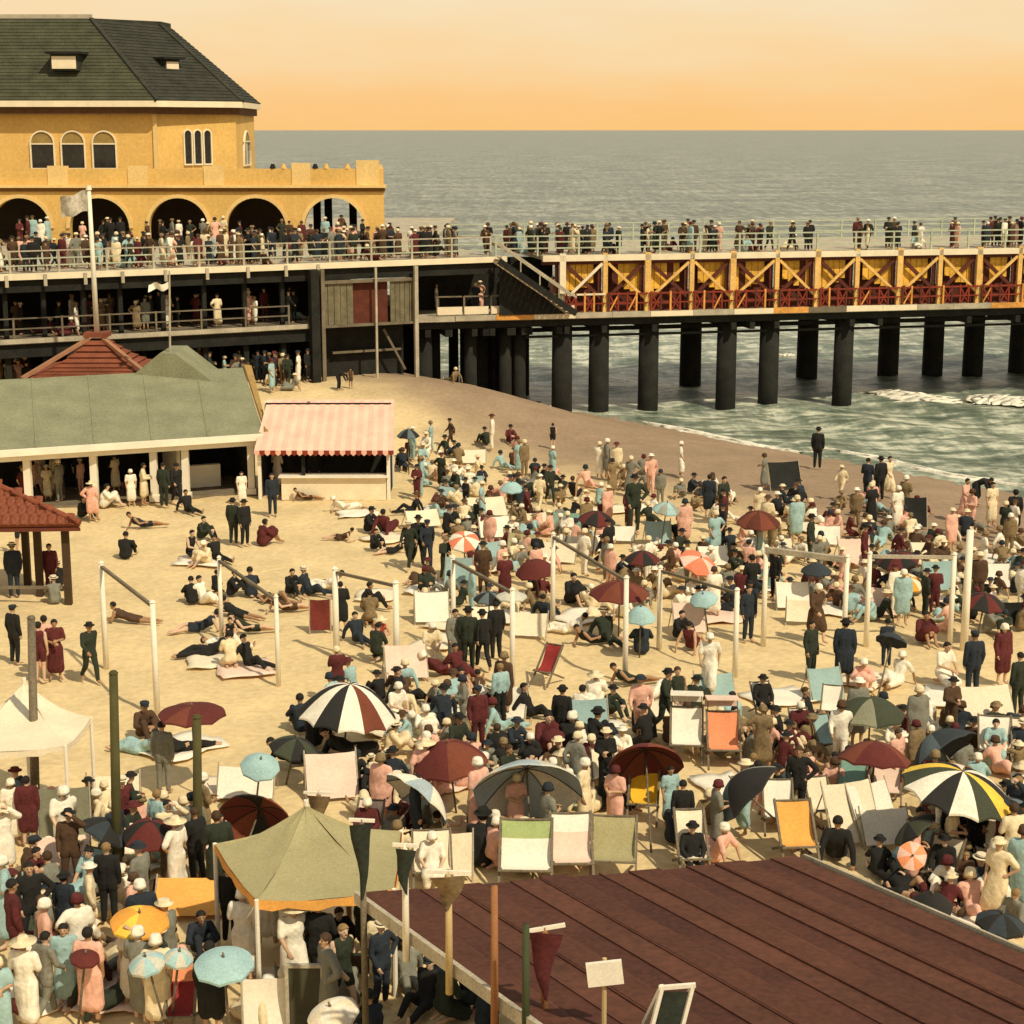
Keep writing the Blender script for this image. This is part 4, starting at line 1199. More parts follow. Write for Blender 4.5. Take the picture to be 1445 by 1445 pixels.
# ------------------------------------------------------------------ parasols
rib_m = mat('parasol_rib', (.07, .05, .03), .7)
def parasol(label, ph, cx, cy, w, zr, cols, tilt=(0, 0), dome=.42, panels=8, split=False, spin=0, rim=None):
    """(cx, cy) centre of the rim in the picture, w its width there, zr its height above the sand"""
    g0 = G(cx, cy)
    c = P(cx, cy, zr)
    gz = ground_z(c.x, c.y)
    c = P(cx, cy, zr + gz)
    Rr = w / 2 / ppm(c)
    rot = Euler((R(tilt[0]), R(tilt[1]), R(spin)), 'XYZ')
    ax = rot.to_matrix() @ Vector((0, 0, 1))
    L = min((c.z - gz) / max(.35, ax.z), 2.6)
    base = c - ax * L
    o = empty('parasol', base, label, 'parasol', 'parasols on the beach'); o.rotation_euler = rot
    if ph: landmark(ph, c)
    D = Rr * dome
    nr, nsg = 7, 4
    def pt(r, k, q, off):
        th = 2 * math.pi * (k + q) / panels
        sc = math.sin(math.pi * q)
        rr = Rr * r * (1 - .05 * sc * r)
        z = L + D * math.cos(math.pi / 2 * min(1, r) ** 1.15) + .05 * Rr * sc * r * r - off
        return (rr * math.cos(th), rr * math.sin(th), z)
    def panel(b, k, mi):
        vs, fs = [], []
        for off in (0, .015):
            for i in range(nr + 1):
                for j in range(nsg + 1):
                    vs.append(pt(i / nr, k, j / nsg, off))
        n = (nr + 1) * (nsg + 1)
        for i in range(nr):
            for j in range(nsg):
                a = i * (nsg + 1) + j
                fs += [(a, a + nsg + 1, a + nsg + 2, a + 1), (n + a, n + a + 1, n + a + nsg + 2, n + a + nsg + 1)]
        # hanging edge
        e0 = len(vs)
        for j in range(nsg + 1):
            x, y, z = pt(1.0, k, j / nsg, 0)
            vs += [(x, y, z), (x * 1.005, y * 1.005, z - .045)]
        for j in range(nsg):
            fs.append((e0 + j * 2, e0 + j * 2 + 1, e0 + j * 2 + 3, e0 + j * 2 + 2))
        b.add(vs, fs, mi)
    if split:
        for k in range(panels):
            b = MB(); panel(b, k, 0)
            link('canopy_panel', b.mesh('canopy_panel', cols[k % len(cols)], smooth=True), o)
    else:
        b = MB(); ml = list(dict.fromkeys(cols))
        for k in range(panels):
            panel(b, k, ml.index(cols[k % len(cols)]))
        link('canopy', b.mesh('canopy', ml, smooth=True), o)
    link('pole', MB().cyl((0, 0, -.15), (0, 0, L + D - .02), .024, .02, 8).mesh('pole', timber, smooth=True), o)
    link('finial', MB().cyl((0, 0, L + D - .02), (0, 0, L + D + .09), .03, .012, 8).mesh('finial', timber, smooth=True), o)
    rb = MB()
    for i in range(nr):
        p, q = Vector(pt(i / nr, 0, 0, .03)), Vector(pt((i + 1) / nr, 0, 0, .03))
        rb.beam(p, q, .014, .014)
    me = rb.mesh('rib', rib_m)
    for k in range(panels):
        link('rib', me, o, rot=(0, 0, 2 * math.pi * k / panels))
    return o
M_ = lambda n, c: mat(n, c, .9, .16, 2.0, 22, .05)
blk, wht, mar, mar2 = M_('black_parasol_cloth', (.022, .020, .016)), M_('white_parasol_cloth', (.76, .68, .52)), M_('maroon_parasol_cloth', (.115, .022, .016)), M_('red_brown_parasol_cloth', (.17, .045, .022))
gry, gryl, nav, lbl = M_('grey_parasol_cloth', (.30, .30, .23)), M_('pale_grey_parasol_cloth', (.52, .49, .38)), M_('navy_parasol_cloth', (.035, .042, .045)), M_('light_blue_parasol_cloth', (.33, .48, .45))
dgr, yl, org, crl, slt = M_('dark_green_parasol_cloth', (.05, .055, .03)), M_('yellow_parasol_cloth', (.78, .50, .06)), M_('orange_parasol_cloth', (.75, .33, .05)), M_('coral_parasol_cloth', (.68, .20, .10)), M_('slate_blue_parasol_cloth', (.11, .14, .14))
pslt = M_('pale_slate_parasol_cloth', (.36, .42, .42))
pk, crm = M_('pink_parasol_cloth', (.78, .48, .36)), M_('cream_parasol_cloth', (.74, .62, .42))
parasol('large parasol striped in black, maroon and cream, left of centre', 'black striped parasol', 490, 1010, 142, .95, [blk, wht, mar, wht, blk, wht, blk, wht, mar2, wht, blk, wht], (5, 4), .66, 12, True, 55)
parasol('closed looking red brown parasol behind the grey open parasols', 'red brown parasol', 635, 1078, 108, 1.15, [mar, mar2, mar2, mar, mar], (6, -6), .62, 8)
parasol('big pale grey parasol tipped back, its dark inside facing the camera', 'big grey parasol', 745, 1118, 158, 1.25, [wht, pslt, gryl, pslt], (-50, 8), .5, 8, False, 10)
parasol('pale grey parasol tilted to the right beside the red brown parasol', 'pale grey parasol', 588, 1128, 112, 1.2, [wht, pslt], (-26, 46), .5, 8, False, 5)
parasol('maroon parasol tipped so its ribbed inside shows, above the yellow chair', 'tipped maroon parasol', 912, 1080, 106, 1.3, [mar2, mar], (-52, 0), .5)
parasol('black parasol with one blue grey panel, right of the yellow chair', 'blue wedge parasol', 1057, 1122, 112, 1.1, [blk, blk, slt, blk, blk, gry], (-48, -14), .6, 6, False, 60)
parasol('maroon parasol left of the navy parasol at the right', 'right maroon parasol', 1234, 1072, 104, 1.3, [mar, mar2, mar], (-8, 4), .5)
parasol('navy parasol tipped to the left near the right edge', 'navy parasol', 1332, 1062, 104, 1.2, [nav, nav, slt], (-34, -34), .6)
parasol('dark green parasol on the open sand at the right', 'dark green parasol', 1228, 1008, 98, 1.25, [dgr, dgr, grey_c], (3, 0), .5)
parasol('large parasol striped white, black and yellow at the right', 'yellow striped parasol', 1350, 1118, 160, 1.7, [wht, blk, rose_c, blk, yl, dgr, wht, blk, wht, dgr, yl, blk], (8, 10), .42, 12, True, 10)
parasol('flat maroon parasol held high on an olive pole at the left', 'flat maroon parasol', 271, 1008, 96, 1.9, [mar, mar, mar2], (2, 0), .26)
parasol('small round light blue parasol above the maroon lying parasol', 'round light blue parasol', 367, 1082, 56, 1.2, [lbl], (24, 10), .55)
parasol('black parasol tipped left among the lower left crowd', 'tipped black parasol', 150, 1175, 76, 1.2, [blk, nav], (-6, 28), .5)
parasol('dark maroon domed parasol right of the olive pole', 'dark domed parasol', 212, 1180, 80, 1.15, [mar, blk, mar], (10, 6), .62)
parasol('dark maroon parasol lying on its side by the khaki tent', 'lying maroon parasol', 360, 1160, 108, .7, [mar, blk, mar2, mar], (-66, 20), .5)
parasol('orange parasol among the lower left crowd', 'orange parasol', 197, 1302, 84, 1.5, [org, org, yl], (10, 4), .4)
parasol('broad light blue parasol over a person in black at the bottom left', 'broad light blue parasol', 316, 1362, 86, 1.7, [lbl], (12, 0), .34)
parasol('light blue parasol left of the broad light blue one', 'left light blue parasol', 208, 1360, 54, 1.5, [lbl, gryl], (14, -8), .5)
parasol('small grey blue parasol squeezed between the two light blue ones', None, 252, 1352, 42, 1.55, [gryl, lbl], (14, 10), .6)
parasol('small dark maroon parasol at the lower left beside pale blue cloth', 'small maroon parasol', 120, 1352, 42, 1.4, [mar], (10, 10), .4)
parasol('cream parasol near the bottom beside the dark board', 'cream parasol', 470, 1432, 76, 1.5, [crm, wht], (12, -14), .42)
parasol('red brown parasol in front of the waterline group at right', 'waterline red parasol', 1070, 738, 62, 1.6, [mar2, redbrown], (8, 0), .55)
parasol('maroon parasol behind the white pole right of the red chair', 'middle maroon parasol', 874, 838, 86, 1.3, [mar, mar2], (4, 0), .42)
parasol('maroon parasol behind the teal sheet in the far crowd', None, 755, 806, 56, 1.1, [mar], (12, -10), .6)
parasol('light blue wedge shaped parasol behind the right white pole frame', 'blue wedge', 904, 872, 44, 1.2, [lbl], (10, 0), .8)
parasol('black domed parasol behind the middle maroon parasol', None, 906, 790, 50, 1.3, [blk, mar], (6, 0), .5)
parasol('dark maroon parasol beside the man in green in the far crowd', None, 842, 735, 54, 1.3, [mar, blk], (6, 6), .5)
parasol('red and white pinwheel parasol in the far crowd', 'red pinwheel parasol', 655, 764, 44, 1.35, [crl, wht], (30, 0), .4)
parasol('dark grey parasol at the right end of the pink booth', 'booth side grey parasol', 576, 615, 32, 1.7, [slt, blk], (4, 0), .6)
parasol('coral and cream parasol right of the back white poles', 'coral parasol', 985, 795, 56, 1.2, [crl, pk, crl], (24, 20), .4)
parasol('light blue parasol right of the coral and cream one', None, 993, 846, 40, 1.1, [lbl], (20, -10), .5)
parasol('black oval parasol seen edge on at the right of the sand', 'edge on black parasol', 1258, 905, 46, 1.3, [nav], (-30, 20), .5)
parasol('dark maroon parasol close to the single tall white post', 'post side maroon parasol', 1388, 852, 60, 1.2, [mar, blk], (10, 4), .5)
parasol('black parasol behind the thick pale top bar', None, 1268, 792, 60, 1.2, [blk, mar], (8, -12), .45)
parasol('dark navy parasol left of the thick pale top bar', None, 1152, 806, 44, 1.2, [nav], (6, 0), .5)
parasol('orange tan parasol at the right beneath the pole frame bar', 'orange tan parasol', 1282, 822, 42, 1.1, [org, crm], (26, 10), .4)
parasol('dark domed parasol near the roof edge at the lower right', 'lower right black parasol', 1314, 1278, 62, 1.1, [blk], (8, 0), .62)
parasol('black parasol cut by the right edge above the red roof', 'right edge black parasol', 1412, 1304, 72, 1.25, [blk, nav], (6, 6), .45)
parasol('pink rose pinwheel parasol at the lower right of the striped one', 'pink pinwheel parasol', 1287, 1208, 42, 1.15, [coral_c, pk], (58, -6), .3)
parasol('slanted dark canopy left of the yellow striped parasol', None, 1290, 1170, 70, 1.1, [dgr, blk], (-10, -40), .35)
parasol('pale blue parasol in the crowd right of the booth', None, 722, 690, 34, 1.4, [lbl], (10, 0), .6)
parasol('dark parasol behind the pale grey tilted one', None, 690, 845, 44, 1.4, [blk, slt], (6, 0), .45)
parasol('pale grey small parasol on a white pole left of the red chair', 'pale flat parasol', 722, 842, 44, 1.6, [gryl], (4, 0), .3)
parasol('black parasol low on sand left of the striped parasol', 'low black parasol', 415, 1058, 72, .8, [blk, dgr], (4, 14), .5)
parasol('small blue grey parasol right of the red brown one', None, 940, 720, 40, 1.4, [lbl, gry], (10, 6), .6)
parasol('dark parasol cut off by the right edge of the beach', None, 1425, 1140, 54, 1.3, [blk, slt], (0, -10), .5)
# ------------------------------------------------------------------ people: bodies and clothes grown from posed limbs
def V(*a): return Vector(a)
def sym(x, y, z): return (V(x, y, z), V(-x, y, z))
def pose(pel, chest, neck, head, sh, el_, wr, hip, kn, an, toe, hf=(0, -1, 0), hu=(0, 0, 1), shd=(1, 0, 0)):
    return dict(pel=V(*pel), chest=V(*chest), neck=V(*neck), head=V(*head), sh=sh, el=el_, wr=wr, hip=hip, kn=kn, an=an, toe=toe, hf=V(*hf), hu=V(*hu), sd=V(*shd))
POSE = {
 'stand': pose((0, 0, .95), (0, .01, 1.26), (0, .02, 1.47), (0, -.01, 1.62), sym(.185, .01, 1.42), sym(.235, .03, 1.13), sym(.22, -.05, .88), sym(.09, 0, .92), sym(.10, -.02, .5), sym(.11, .02, .085), sym(.14, -.13, .035)),
 'akimbo': pose((.03, 0, .95), (0, .01, 1.26), (0, .02, 1.47), (-.01, -.01, 1.62), sym(.185, .01, 1.42), (V(.40, .04, 1.2), V(-.235, .03, 1.13)), (V(.20, -.06, 1.02), V(-.2, -.12, .9)), sym(.09, 0, .92), (V(.09, -.02, .5), V(-.16, -.07, .5)), (V(.09, .02, .085), V(-.22, -.03, .085)), (V(.12, -.13, .035), V(-.28, -.17, .035))),
 'walk': pose((0, 0, .93), (0, -.03, 1.24), (0, -.04, 1.45), (0, -.08, 1.6), sym(.185, -.02, 1.40), (V(.24, .13, 1.15), V(-.24, -.1, 1.13)), (V(.22, .13, .91), V(-.2, -.3, .98)), sym(.09, 0, .90), (V(.09, -.2, .5), V(-.09, .06, .48)), (V(.09, -.27, .09), V(-.09, .34, .16)), (V(.1, -.43, .06), V(-.1, .24, .03))),
 'shade': pose((0, 0, .95), (0, .01, 1.26), (0, .02, 1.47), (0, -.01, 1.62), sym(.185, .01, 1.42), (V(.34, -.14, 1.46), V(-.235, .03, 1.13)), (V(.12, -.17, 1.66), V(-.22, -.05, .88)), sym(.09, 0, .92), sym(.12, -.02, .5), sym(.15, .02, .085), sym(.19, -.13, .035)),
 'hold': pose((0, 0, .95), (0, .02, 1.26), (0, .03, 1.47), (.01, -.02, 1.62), sym(.185, .01, 1.42), sym(.25, -.02, 1.15), (V(.06, -.24, 1.18), V(-.05, -.26, 1.12)), sym(.09, 0, .92), (V(.10, -.05, .5), V(-.1, .02, .5)), (V(.1, -.01, .085), V(-.13, .08, .085)), (V(.14, -.16, .035), V(-.17, -.07, .035))),
 'bend': pose((0, .14, .9), (0, -.16, 1.06), (0, -.34, 1.12), (0, -.48, 1.12), sym(.18, -.28, 1.08), sym(.2, -.40, .84), sym(.12, -.48, .62), sym(.09, .12, .88), sym(.11, .06, .48), sym(.12, .10, .085), sym(.15, -.05, .035), (0, -.75, -.66), (0, -.66, .75)),
 'hug': pose((0, .12, .13), (0, .08, .42), (0, -.01, .62), (0, -.06, .76), sym(.17, .02, .56), sym(.27, -.18, .36), (V(.06, -.42, .34), V(-.06, -.40, .38)), sym(.09, .08, .12), sym(.12, -.32, .47), sym(.1, -.55, .09), sym(.12, -.70, .04)),
 'back': pose((0, 0, .13), (0, .13, .43), (0, .19, .63), (0, .17, .77), sym(.18, .17, .57), sym(.28, .32, .31), sym(.30, .40, .06), sym(.09, -.02, .12), (V(.12, -.42, .13), V(-.12, -.36, .34)), (V(.15, -.84, .08), V(-.13, -.66, .08)), (V(.18, -.88, .22), V(-.16, -.80, .05))),
 'lounge': pose((0, 0, .13), (-.27, .04, .27), (-.45, .03, .42), (-.55, 0, .54), (V(-.36, -.12, .40), V(-.40, .16, .36)), (V(-.20, -.25, .22), V(-.52, .22, .06)), (V(.02, -.2, .24), V(-.62, -.02, .05)), (V(.06, -.06, .16), V(.06, .07, .10)), (V(.42, -.16, .22), V(.45, -.02, .09)), (V(.80, .0, .08), V(.86, .1, .06)), (V(.93, -.05, .06), V(.98, .05, .05)), (-.2, -.97, 0), (-.3, 0, .95)),
 'prone': pose((0, 0, .14), (0, .33, .24), (0, .5, .38), (0, .58, .50), sym(.18, .46, .33), sym(.22, .55, .06), sym(.08, .78, .06), sym(.09, -.05, .13), sym(.11, -.45, .09), sym(.12, -.84, .07), sym(.13, -.98, .05), (0, 1, 0), (0, -.15, .98)),
 'supine': pose((0, 0, .13), (0, .33, .13), (0, .55, .12), (0, .70, .13), sym(.19, .49, .13), sym(.30, .28, .07), (V(.28, .02, .06), V(-.15, .12, .25)), sym(.09, -.04, .12), (V(.1, -.45, .1), V(-.1, -.36, .4)), (V(.13, -.86, .07), V(-.1, -.62, .08)), (V(.16, -.90, .2), V(-.12, -.76, .05)), (0, -.15, .98), (0, 1, .1)),
 'kneel': pose((0, .12, .32), (0, .06, .64), (0, .02, .85), (0, -.03, .99), sym(.18, .04, .79), sym(.25, -.05, .54), (V(.1, -.30, .42), V(-.08, -.28, .46)), sym(.09, .10, .30), sym(.13, -.30, .10), sym(.12, .12, .10), sym(.1, .30, .06)),
 'chair': pose((0, .10, .48), (0, .16, .80), (0, .18, 1.0), (0, .13, 1.14), sym(.18, .17, .94), sym(.25, .06, .68), sym(.16, -.22, .60), sym(.09, .06, .47), sym(.13, -.40, .50), sym(.13, -.46, .09), sym(.15, -.62, .04)),
}
SITTING = {'hug', 'back', 'lounge', 'prone', 'supine', 'kneel'}
def cap(b, p0, r0, p1, r1, n=10):
    d = p1 - p0
    L = d.length
    d = d / L if L > 1e-5 else V(0, 0, 1)
    up = V(0, 0, 1) if abs(d.z) < .9 else V(1, 0, 0)
    s = d.cross(up).normalized(); u = s.cross(d)
    rings = []
    for a in (-80, -45, 0): rings.append((p0 + d * r0 * math.sin(R(a)), r0 * math.cos(R(a))))
    for a in (0, 45, 80): rings.append((p1 + d * r1 * math.sin(R(a)), r1 * math.cos(R(a))))
    vs = [c + (s * math.cos(2 * math.pi * i / n) + u * math.sin(2 * math.pi * i / n)) * r for c, r in rings for i in range(n)]
    fs = [(k * n + i, k * n + (i + 1) % n, (k + 1) * n + (i + 1) % n, (k + 1) * n + i) for k in range(5) for i in range(n)]
    fs += [tuple(range(n - 1, -1, -1)), tuple(range(5 * n, 6 * n))]
    b.add(vs, fs)
def torso(b, J, g, top=1.0, wide=1.0):
    sd = J['sd']
    for s in (-1, 1):
        cap(b, J['pel'] + sd * .055 * s * wide, .108 + g, J['chest'] * .55 + J['pel'] * .45 + sd * .045 * s, .095 + g)
        cap(b, J['chest'] * .55 + J['pel'] * .45 + sd * .045 * s, .095 + g, J['chest'] + sd * .065 * s, .112 + g)
    a, c = J['sh']
    for k, s in ((0, 1), (1, -1)):
        p = J['sh'][k]
        cap(b, J['chest'] + (p - J['chest']) * .15, .11 + g, p * .8 + J['neck'] * .2 - J['hu'] * .03, .062 + g)
    cap(b, a * .75 + c * .25, .06 + g, c * .75 + a * .25, .06 + g)
    cap(b, J['neck'] * .6 + J['chest'] * .4, .075 + g, J['neck'] - (J['neck'] - J['chest']) * .08, .055 + g * .6)
def arms(b, J, g, full=1.0):
    for k in (0, 1):
        s, e, w = J['sh'][k], J['el'][k], J['wr'][k]
        if full <= .5:
            cap(b, s, .056 + g, s.lerp(e, full * 2), .048 + g); continue
        cap(b, s, .056 + g, e, .043 + g)
        cap(b, e, .043 + g, e.lerp(w, full), .031 + g)
def legs(b, J, g, full=1.0):
    for k in (0, 1):
        h, n_, a = J['hip'][k], J['kn'][k], J['an'][k]
        if full <= .5:
            cap(b, h, .088 + g, h.lerp(n_, full * 2), .07 + g); continue
        cap(b, h, .088 + g, n_, .058 + g)
        c_ = n_.lerp(a, .3)
        cap(b, n_, .056 + g, c_, .056 + g); cap(b, c_, .056 + g, n_.lerp(a, full), .038 + g)
def head_frame(J):
    f = J['hf'].normalized(); u = (J['hu'] - f * J['hu'].dot(f)).normalized()
    return f, u, f.cross(u)
def body_blob(J):
    b = MB()
    torso(b, J, 0); arms(b, J, 0); legs(b, J, 0)
    f, u, s = head_frame(J); h = J['head']
    cap(b, J['neck'] - u * .02, .055, h - u * .06 - f * -.01, .052)
    cap(b, h - u * .075 + f * .03, .045, h - u * .02 + f * .012, .074)
    cap(b, h - u * .02 - f * .01, .078, h + u * .035 - f * .012, .084)
    cap(b, h + f * .078 + u * .012, .011, h + f * .098 - u * .022, .015)
    cap(b, h + f * .055 - u * .088, .018, h + f * .062 - u * .084, .02)
    for k in (-1, 1):
        cap(b, h + s * .08 * k - u * .02, .014, h + s * .084 * k + u * .012, .018)
    for k in (0, 1):
        e, w = J['el'][k], J['wr'][k]
        d = (w - e).normalized()
        c_ = (J['pel'] - w); side = d.cross(c_)
        side = side.normalized() if side.length > .02 else V(0, -1, 0)
        inn = side.cross(d).normalized()
        if inn.dot(c_) < 0: inn = -inn
        pc = w + d * .06
        cap(b, w, .026, pc + side * .016, .026); cap(b, w, .026, pc - side * .016, .026)
        for q, ln in ((-.033, .062), (-.011, .078), (.011, .074), (.033, .066)):
            p0 = w + d * .085 + side * q
            p1 = p0 + d * ln * .55 + inn * ln * .12
            cap(b, p0, .0105, p1, .0098, 6); cap(b, p1, .0098, p1 + d * ln * .4 + inn * ln * .35, .008, 6)
        t0 = w + d * .03 - side * .03
        cap(b, t0, .014, t0 + d * .035 - side * .03 + inn * .02, .011, 6); cap(b, t0 + d * .035 - side * .03 + inn * .02, .011, t0 + d * .065 - side * .032 + inn * .035, .009, 6)
        a, t = J['an'][k], J['toe'][k]
        cap(b, a, .042, a + (t - a) * .3 - V(0, 0, .01), .042); cap(b, a + (t - a) * .3 - V(0, 0, .01), .042, t, .03)
    return b
def garment_blob(J, kind, sitting):
    b = MB()
    if kind == 'jacket':
        torso(b, J, .022); arms(b, J, .018, .97)
        for k in (0, 1):
            cap(b, J['pel'] * .5 + J['hip'][k] * .5, .135, J['hip'][k].lerp(J['kn'][k], .3), .118)
    elif kind == 'shirt':
        torso(b, J, .018); arms(b, J, .018, .9)
    elif kind == 'trousers':
        legs(b, J, .018, .96)
        cap(b, J['hip'][0], .115, J['hip'][1], .115); cap(b, J['pel'] + J['sd'] * .05, .122, J['pel'] - J['sd'] * .05, .122)
    elif kind == 'dress':
        torso(b, J, .02, wide=1.05); arms(b, J, .024, .42)
        for k in (0, 1):
            h, n_, a = J['hip'][k], J['kn'][k], J['an'][k]
            cap(b, h, .135, n_, .125)
            if not sitting: cap(b, n_, .125, n_.lerp(a, .45), .135)
            else: cap(b, n_, .10, n_.lerp(a, .5), .085)
        n0, n1 = J['kn']
        h = (J['hip'][0] + J['hip'][1]) / 2
        cap(b, h, .15, (n0 + n1) / 2, .14)
        if not sitting: cap(b, (n0 + n1) / 2, .14, (n0 + n1) / 2 + ((J['an'][0] + J['an'][1]) / 2 - (n0 + n1) / 2) * .45, .15)
    elif kind == 'swimsuit':
        torso(b, J, .014); legs(b, J, .016, .32)
        cap(b, J['hip'][0], .11, J['hip'][1], .11)
    elif kind == 'coat':
        torso(b, J, .03); arms(b, J, .028, .97)
        for k in (0, 1):
            h, n_ = J['hip'][k], J['kn'][k]
            cap(b, h, .15, n_.lerp(J['an'][k], .12), .14)
        cap(b, (J['hip'][0] + J['hip'][1]) / 2, .16, (J['kn'][0] + J['kn'][1]) / 2, .15)
    return b
def grow(b, name, voxel, target, mats):
    me = bpy.data.meshes.new('raw'); me.from_pydata(b.v, [], b.f)
    o = bpy.data.objects.new('raw', me); COL.objects.link(o)
    m = o.modifiers.new('r', 'REMESH'); m.mode = 'VOXEL'; m.voxel_size = voxel
    s = o.modifiers.new('s', 'SMOOTH'); s.iterations = 2; s.factor = .4
    bpy.context.view_layer.update()
    dg = bpy.context.evaluated_depsgraph_get()
    n = len(o.evaluated_get(dg).data.polygons) * 2
    if n > target:
        d = o.modifiers.new('d', 'DECIMATE'); d.ratio = target / n
    dg = bpy.context.evaluated_depsgraph_get()
    out = bpy.data.meshes.new_from_object(o.evaluated_get(dg))
    out.name = name
    bpy.data.objects.remove(o); bpy.data.meshes.remove(me)
    out.materials.clear()
    for x in mats: out.materials.append(x)
    for p in out.polygons: p.use_smooth = True
    return out
skin = mat('skin', (.50, .30, .17), .75, .1, 3, 15)
skins = [skin, mat('tanned_skin', (.36, .20, .10), .75, .1, 3, 15), mat('fair_skin', (.58, .38, .24), .75, .1, 3, 15)]
eye_m = mat('eye', (.02, .015, .01), .4, .05); lip_m = mat('lips', (.32, .09, .06), .6, .05)
hair_ms = [mat('dark_hair', (.016, .012, .008), .8, .3), mat('brown_hair', (.06, .032, .014), .8, .3), mat('fair_hair', (.26, .16, .06), .8, .3)]
BODY, GARM = {}, {}
def body_mesh(ps):
    if ps not in BODY:
        J = POSE[ps]
        me = grow(body_blob(J), 'body', .0085, 4200, [skin, eye_m, lip_m])
        f, u, s = head_frame(J); h = J['head']
        for p in me.polygons:
            c = p.center - h
            x, y, z = c.dot(s), c.dot(f), c.dot(u)
            if y > .05 and abs(abs(x) - .033) < .013 and abs(z - .012) < .009: p.material_index = 1
            if y > .05 and abs(x) < .026 and abs(z + .056) < .009: p.material_index = 2
        BODY[ps] = me
    return BODY[ps]
def garm_mesh(ps, kind):
    if (ps, kind) not in GARM:
        GARM[(ps, kind)] = grow(garment_blob(POSE[ps], kind, ps in SITTING or ps == 'chair'), kind, .016, 1500, [skin])
    return GARM[(ps, kind)]
# hats and hair, about the head centre, facing -Y, up +Z
def lathe(prof, n=18, sx=1.0, sy=1.12):
    b = MB()
    vs = [(r * sx * math.cos(2 * math.pi * i / n), r * sy * math.sin(2 * math.pi * i / n), z) for r, z in prof for i in range(n)]
    fs = [(k * n + i, k * n + (i + 1) % n, (k + 1) * n + (i + 1) % n, (k + 1) * n + i) for k in range(len(prof) - 1) for i in range(n)]
    fs.append(tuple(range((len(prof) - 1) * n, len(prof) * n)))
    return b.add(vs, fs)
HATS = {
 'boater': [(.09, .045), (.155, .05), (.157, .058), (.094, .06), (.094, .125), (.088, .13), (.01, .132)],
 'fedora': [(.09, .04), (.15, .055), (.152, .062), (.096, .058), (.092, .11), (.08, .145), (.05, .135), (.01, .13)],
 'cloche': [(.115, -.02), (.125, -.028), (.108, .03), (.102, .08), (.082, .118), (.045, .135), (.01, .138)],
 'sun': [(.09, .04), (.23, .02), (.232, .028), (.10, .055), (.096, .10), (.07, .135), (.01, .142)],
 'cap': [(.092, .04), (.10, .05), (.112, .085), (.10, .118), (.05, .13), (.01, .132)],
}
HAT_WORD = {'boater': 'straw hat', 'fedora': 'felt hat', 'cloche': 'cloche hat', 'sun': 'wide hat', 'cap': 'cap'}
HAT_ME = {}
for k, pr in HATS.items():
    b = lathe(pr)
    if k == 'cap': b.slab([(-.07, -.09, .052), (.07, -.09, .052), (.045, -.17, .035), (-.045, -.17, .035)], .012)
    HAT_ME[k] = b.mesh('hat', cream, smooth=(k in ('cloche', 'cap', 'sun')))
band_me = lathe([(.097, .06), (.0975, .085), (.094, .086)]); band_me.f.pop(); band_me.mi.pop(); band_me = band_me.mesh('hat_band', dark, smooth=True)
def hair_mesh(long):
    b = MB(); n, m = 16, 9
    vs = []
    for j in range(m + 1):
        th = math.pi * j / m * (.80 if long else .62)
        for i in range(n):
            ph = 2 * math.pi * i / n
            x, y, z = .096 * math.sin(th) * math.cos(ph), .106 * math.sin(th) * math.sin(ph) + .008, .03 + .10 * math.cos(th)
            if y < 0 and z < .075:
                t = min(1, -y / .09); z = z + (.075 - z) * t ** .7; y = max(y, -.082)
            if long and z < 0: x *= 1.06; y *= 1.05
            vs.append((x, y, z))
    fs = [(j * n + i, (j + 1) * n + i, (j + 1) * n + (i + 1) % n, j * n + (i + 1) % n) for j in range(m) for i in range(n)]
    return b.add(vs, fs).mesh('hair', hair_ms[0], smooth=True)
HAIR = {False: hair_mesh(False), True: hair_mesh(True)}
CL = {k: mat(k + '_cloth', c, .92, .14, 5, 11, .35) for k, c in {
 'black': (.016, .015, .012), 'dark navy': (.022, .028, .034), 'dark green': (.026, .032, .018), 'brown': (.08, .042, .02), 'maroon': (.11, .02, .016), 'white': (.80, .72, .55),
 'cream': (.74, .60, .36), 'light blue': (.32, .46, .42), 'pink': (.74, .40, .28), 'tan': (.42, .29, .13), 'grey': (.20, .19, .14), 'red': (.40, .07, .04)}.items()}
HATC = {'boater': cream, 'fedora': CL['black'], 'cloche': CL['white'], 'sun': CL['cream'], 'cap': CL['dark navy']}
PEOPLE = []
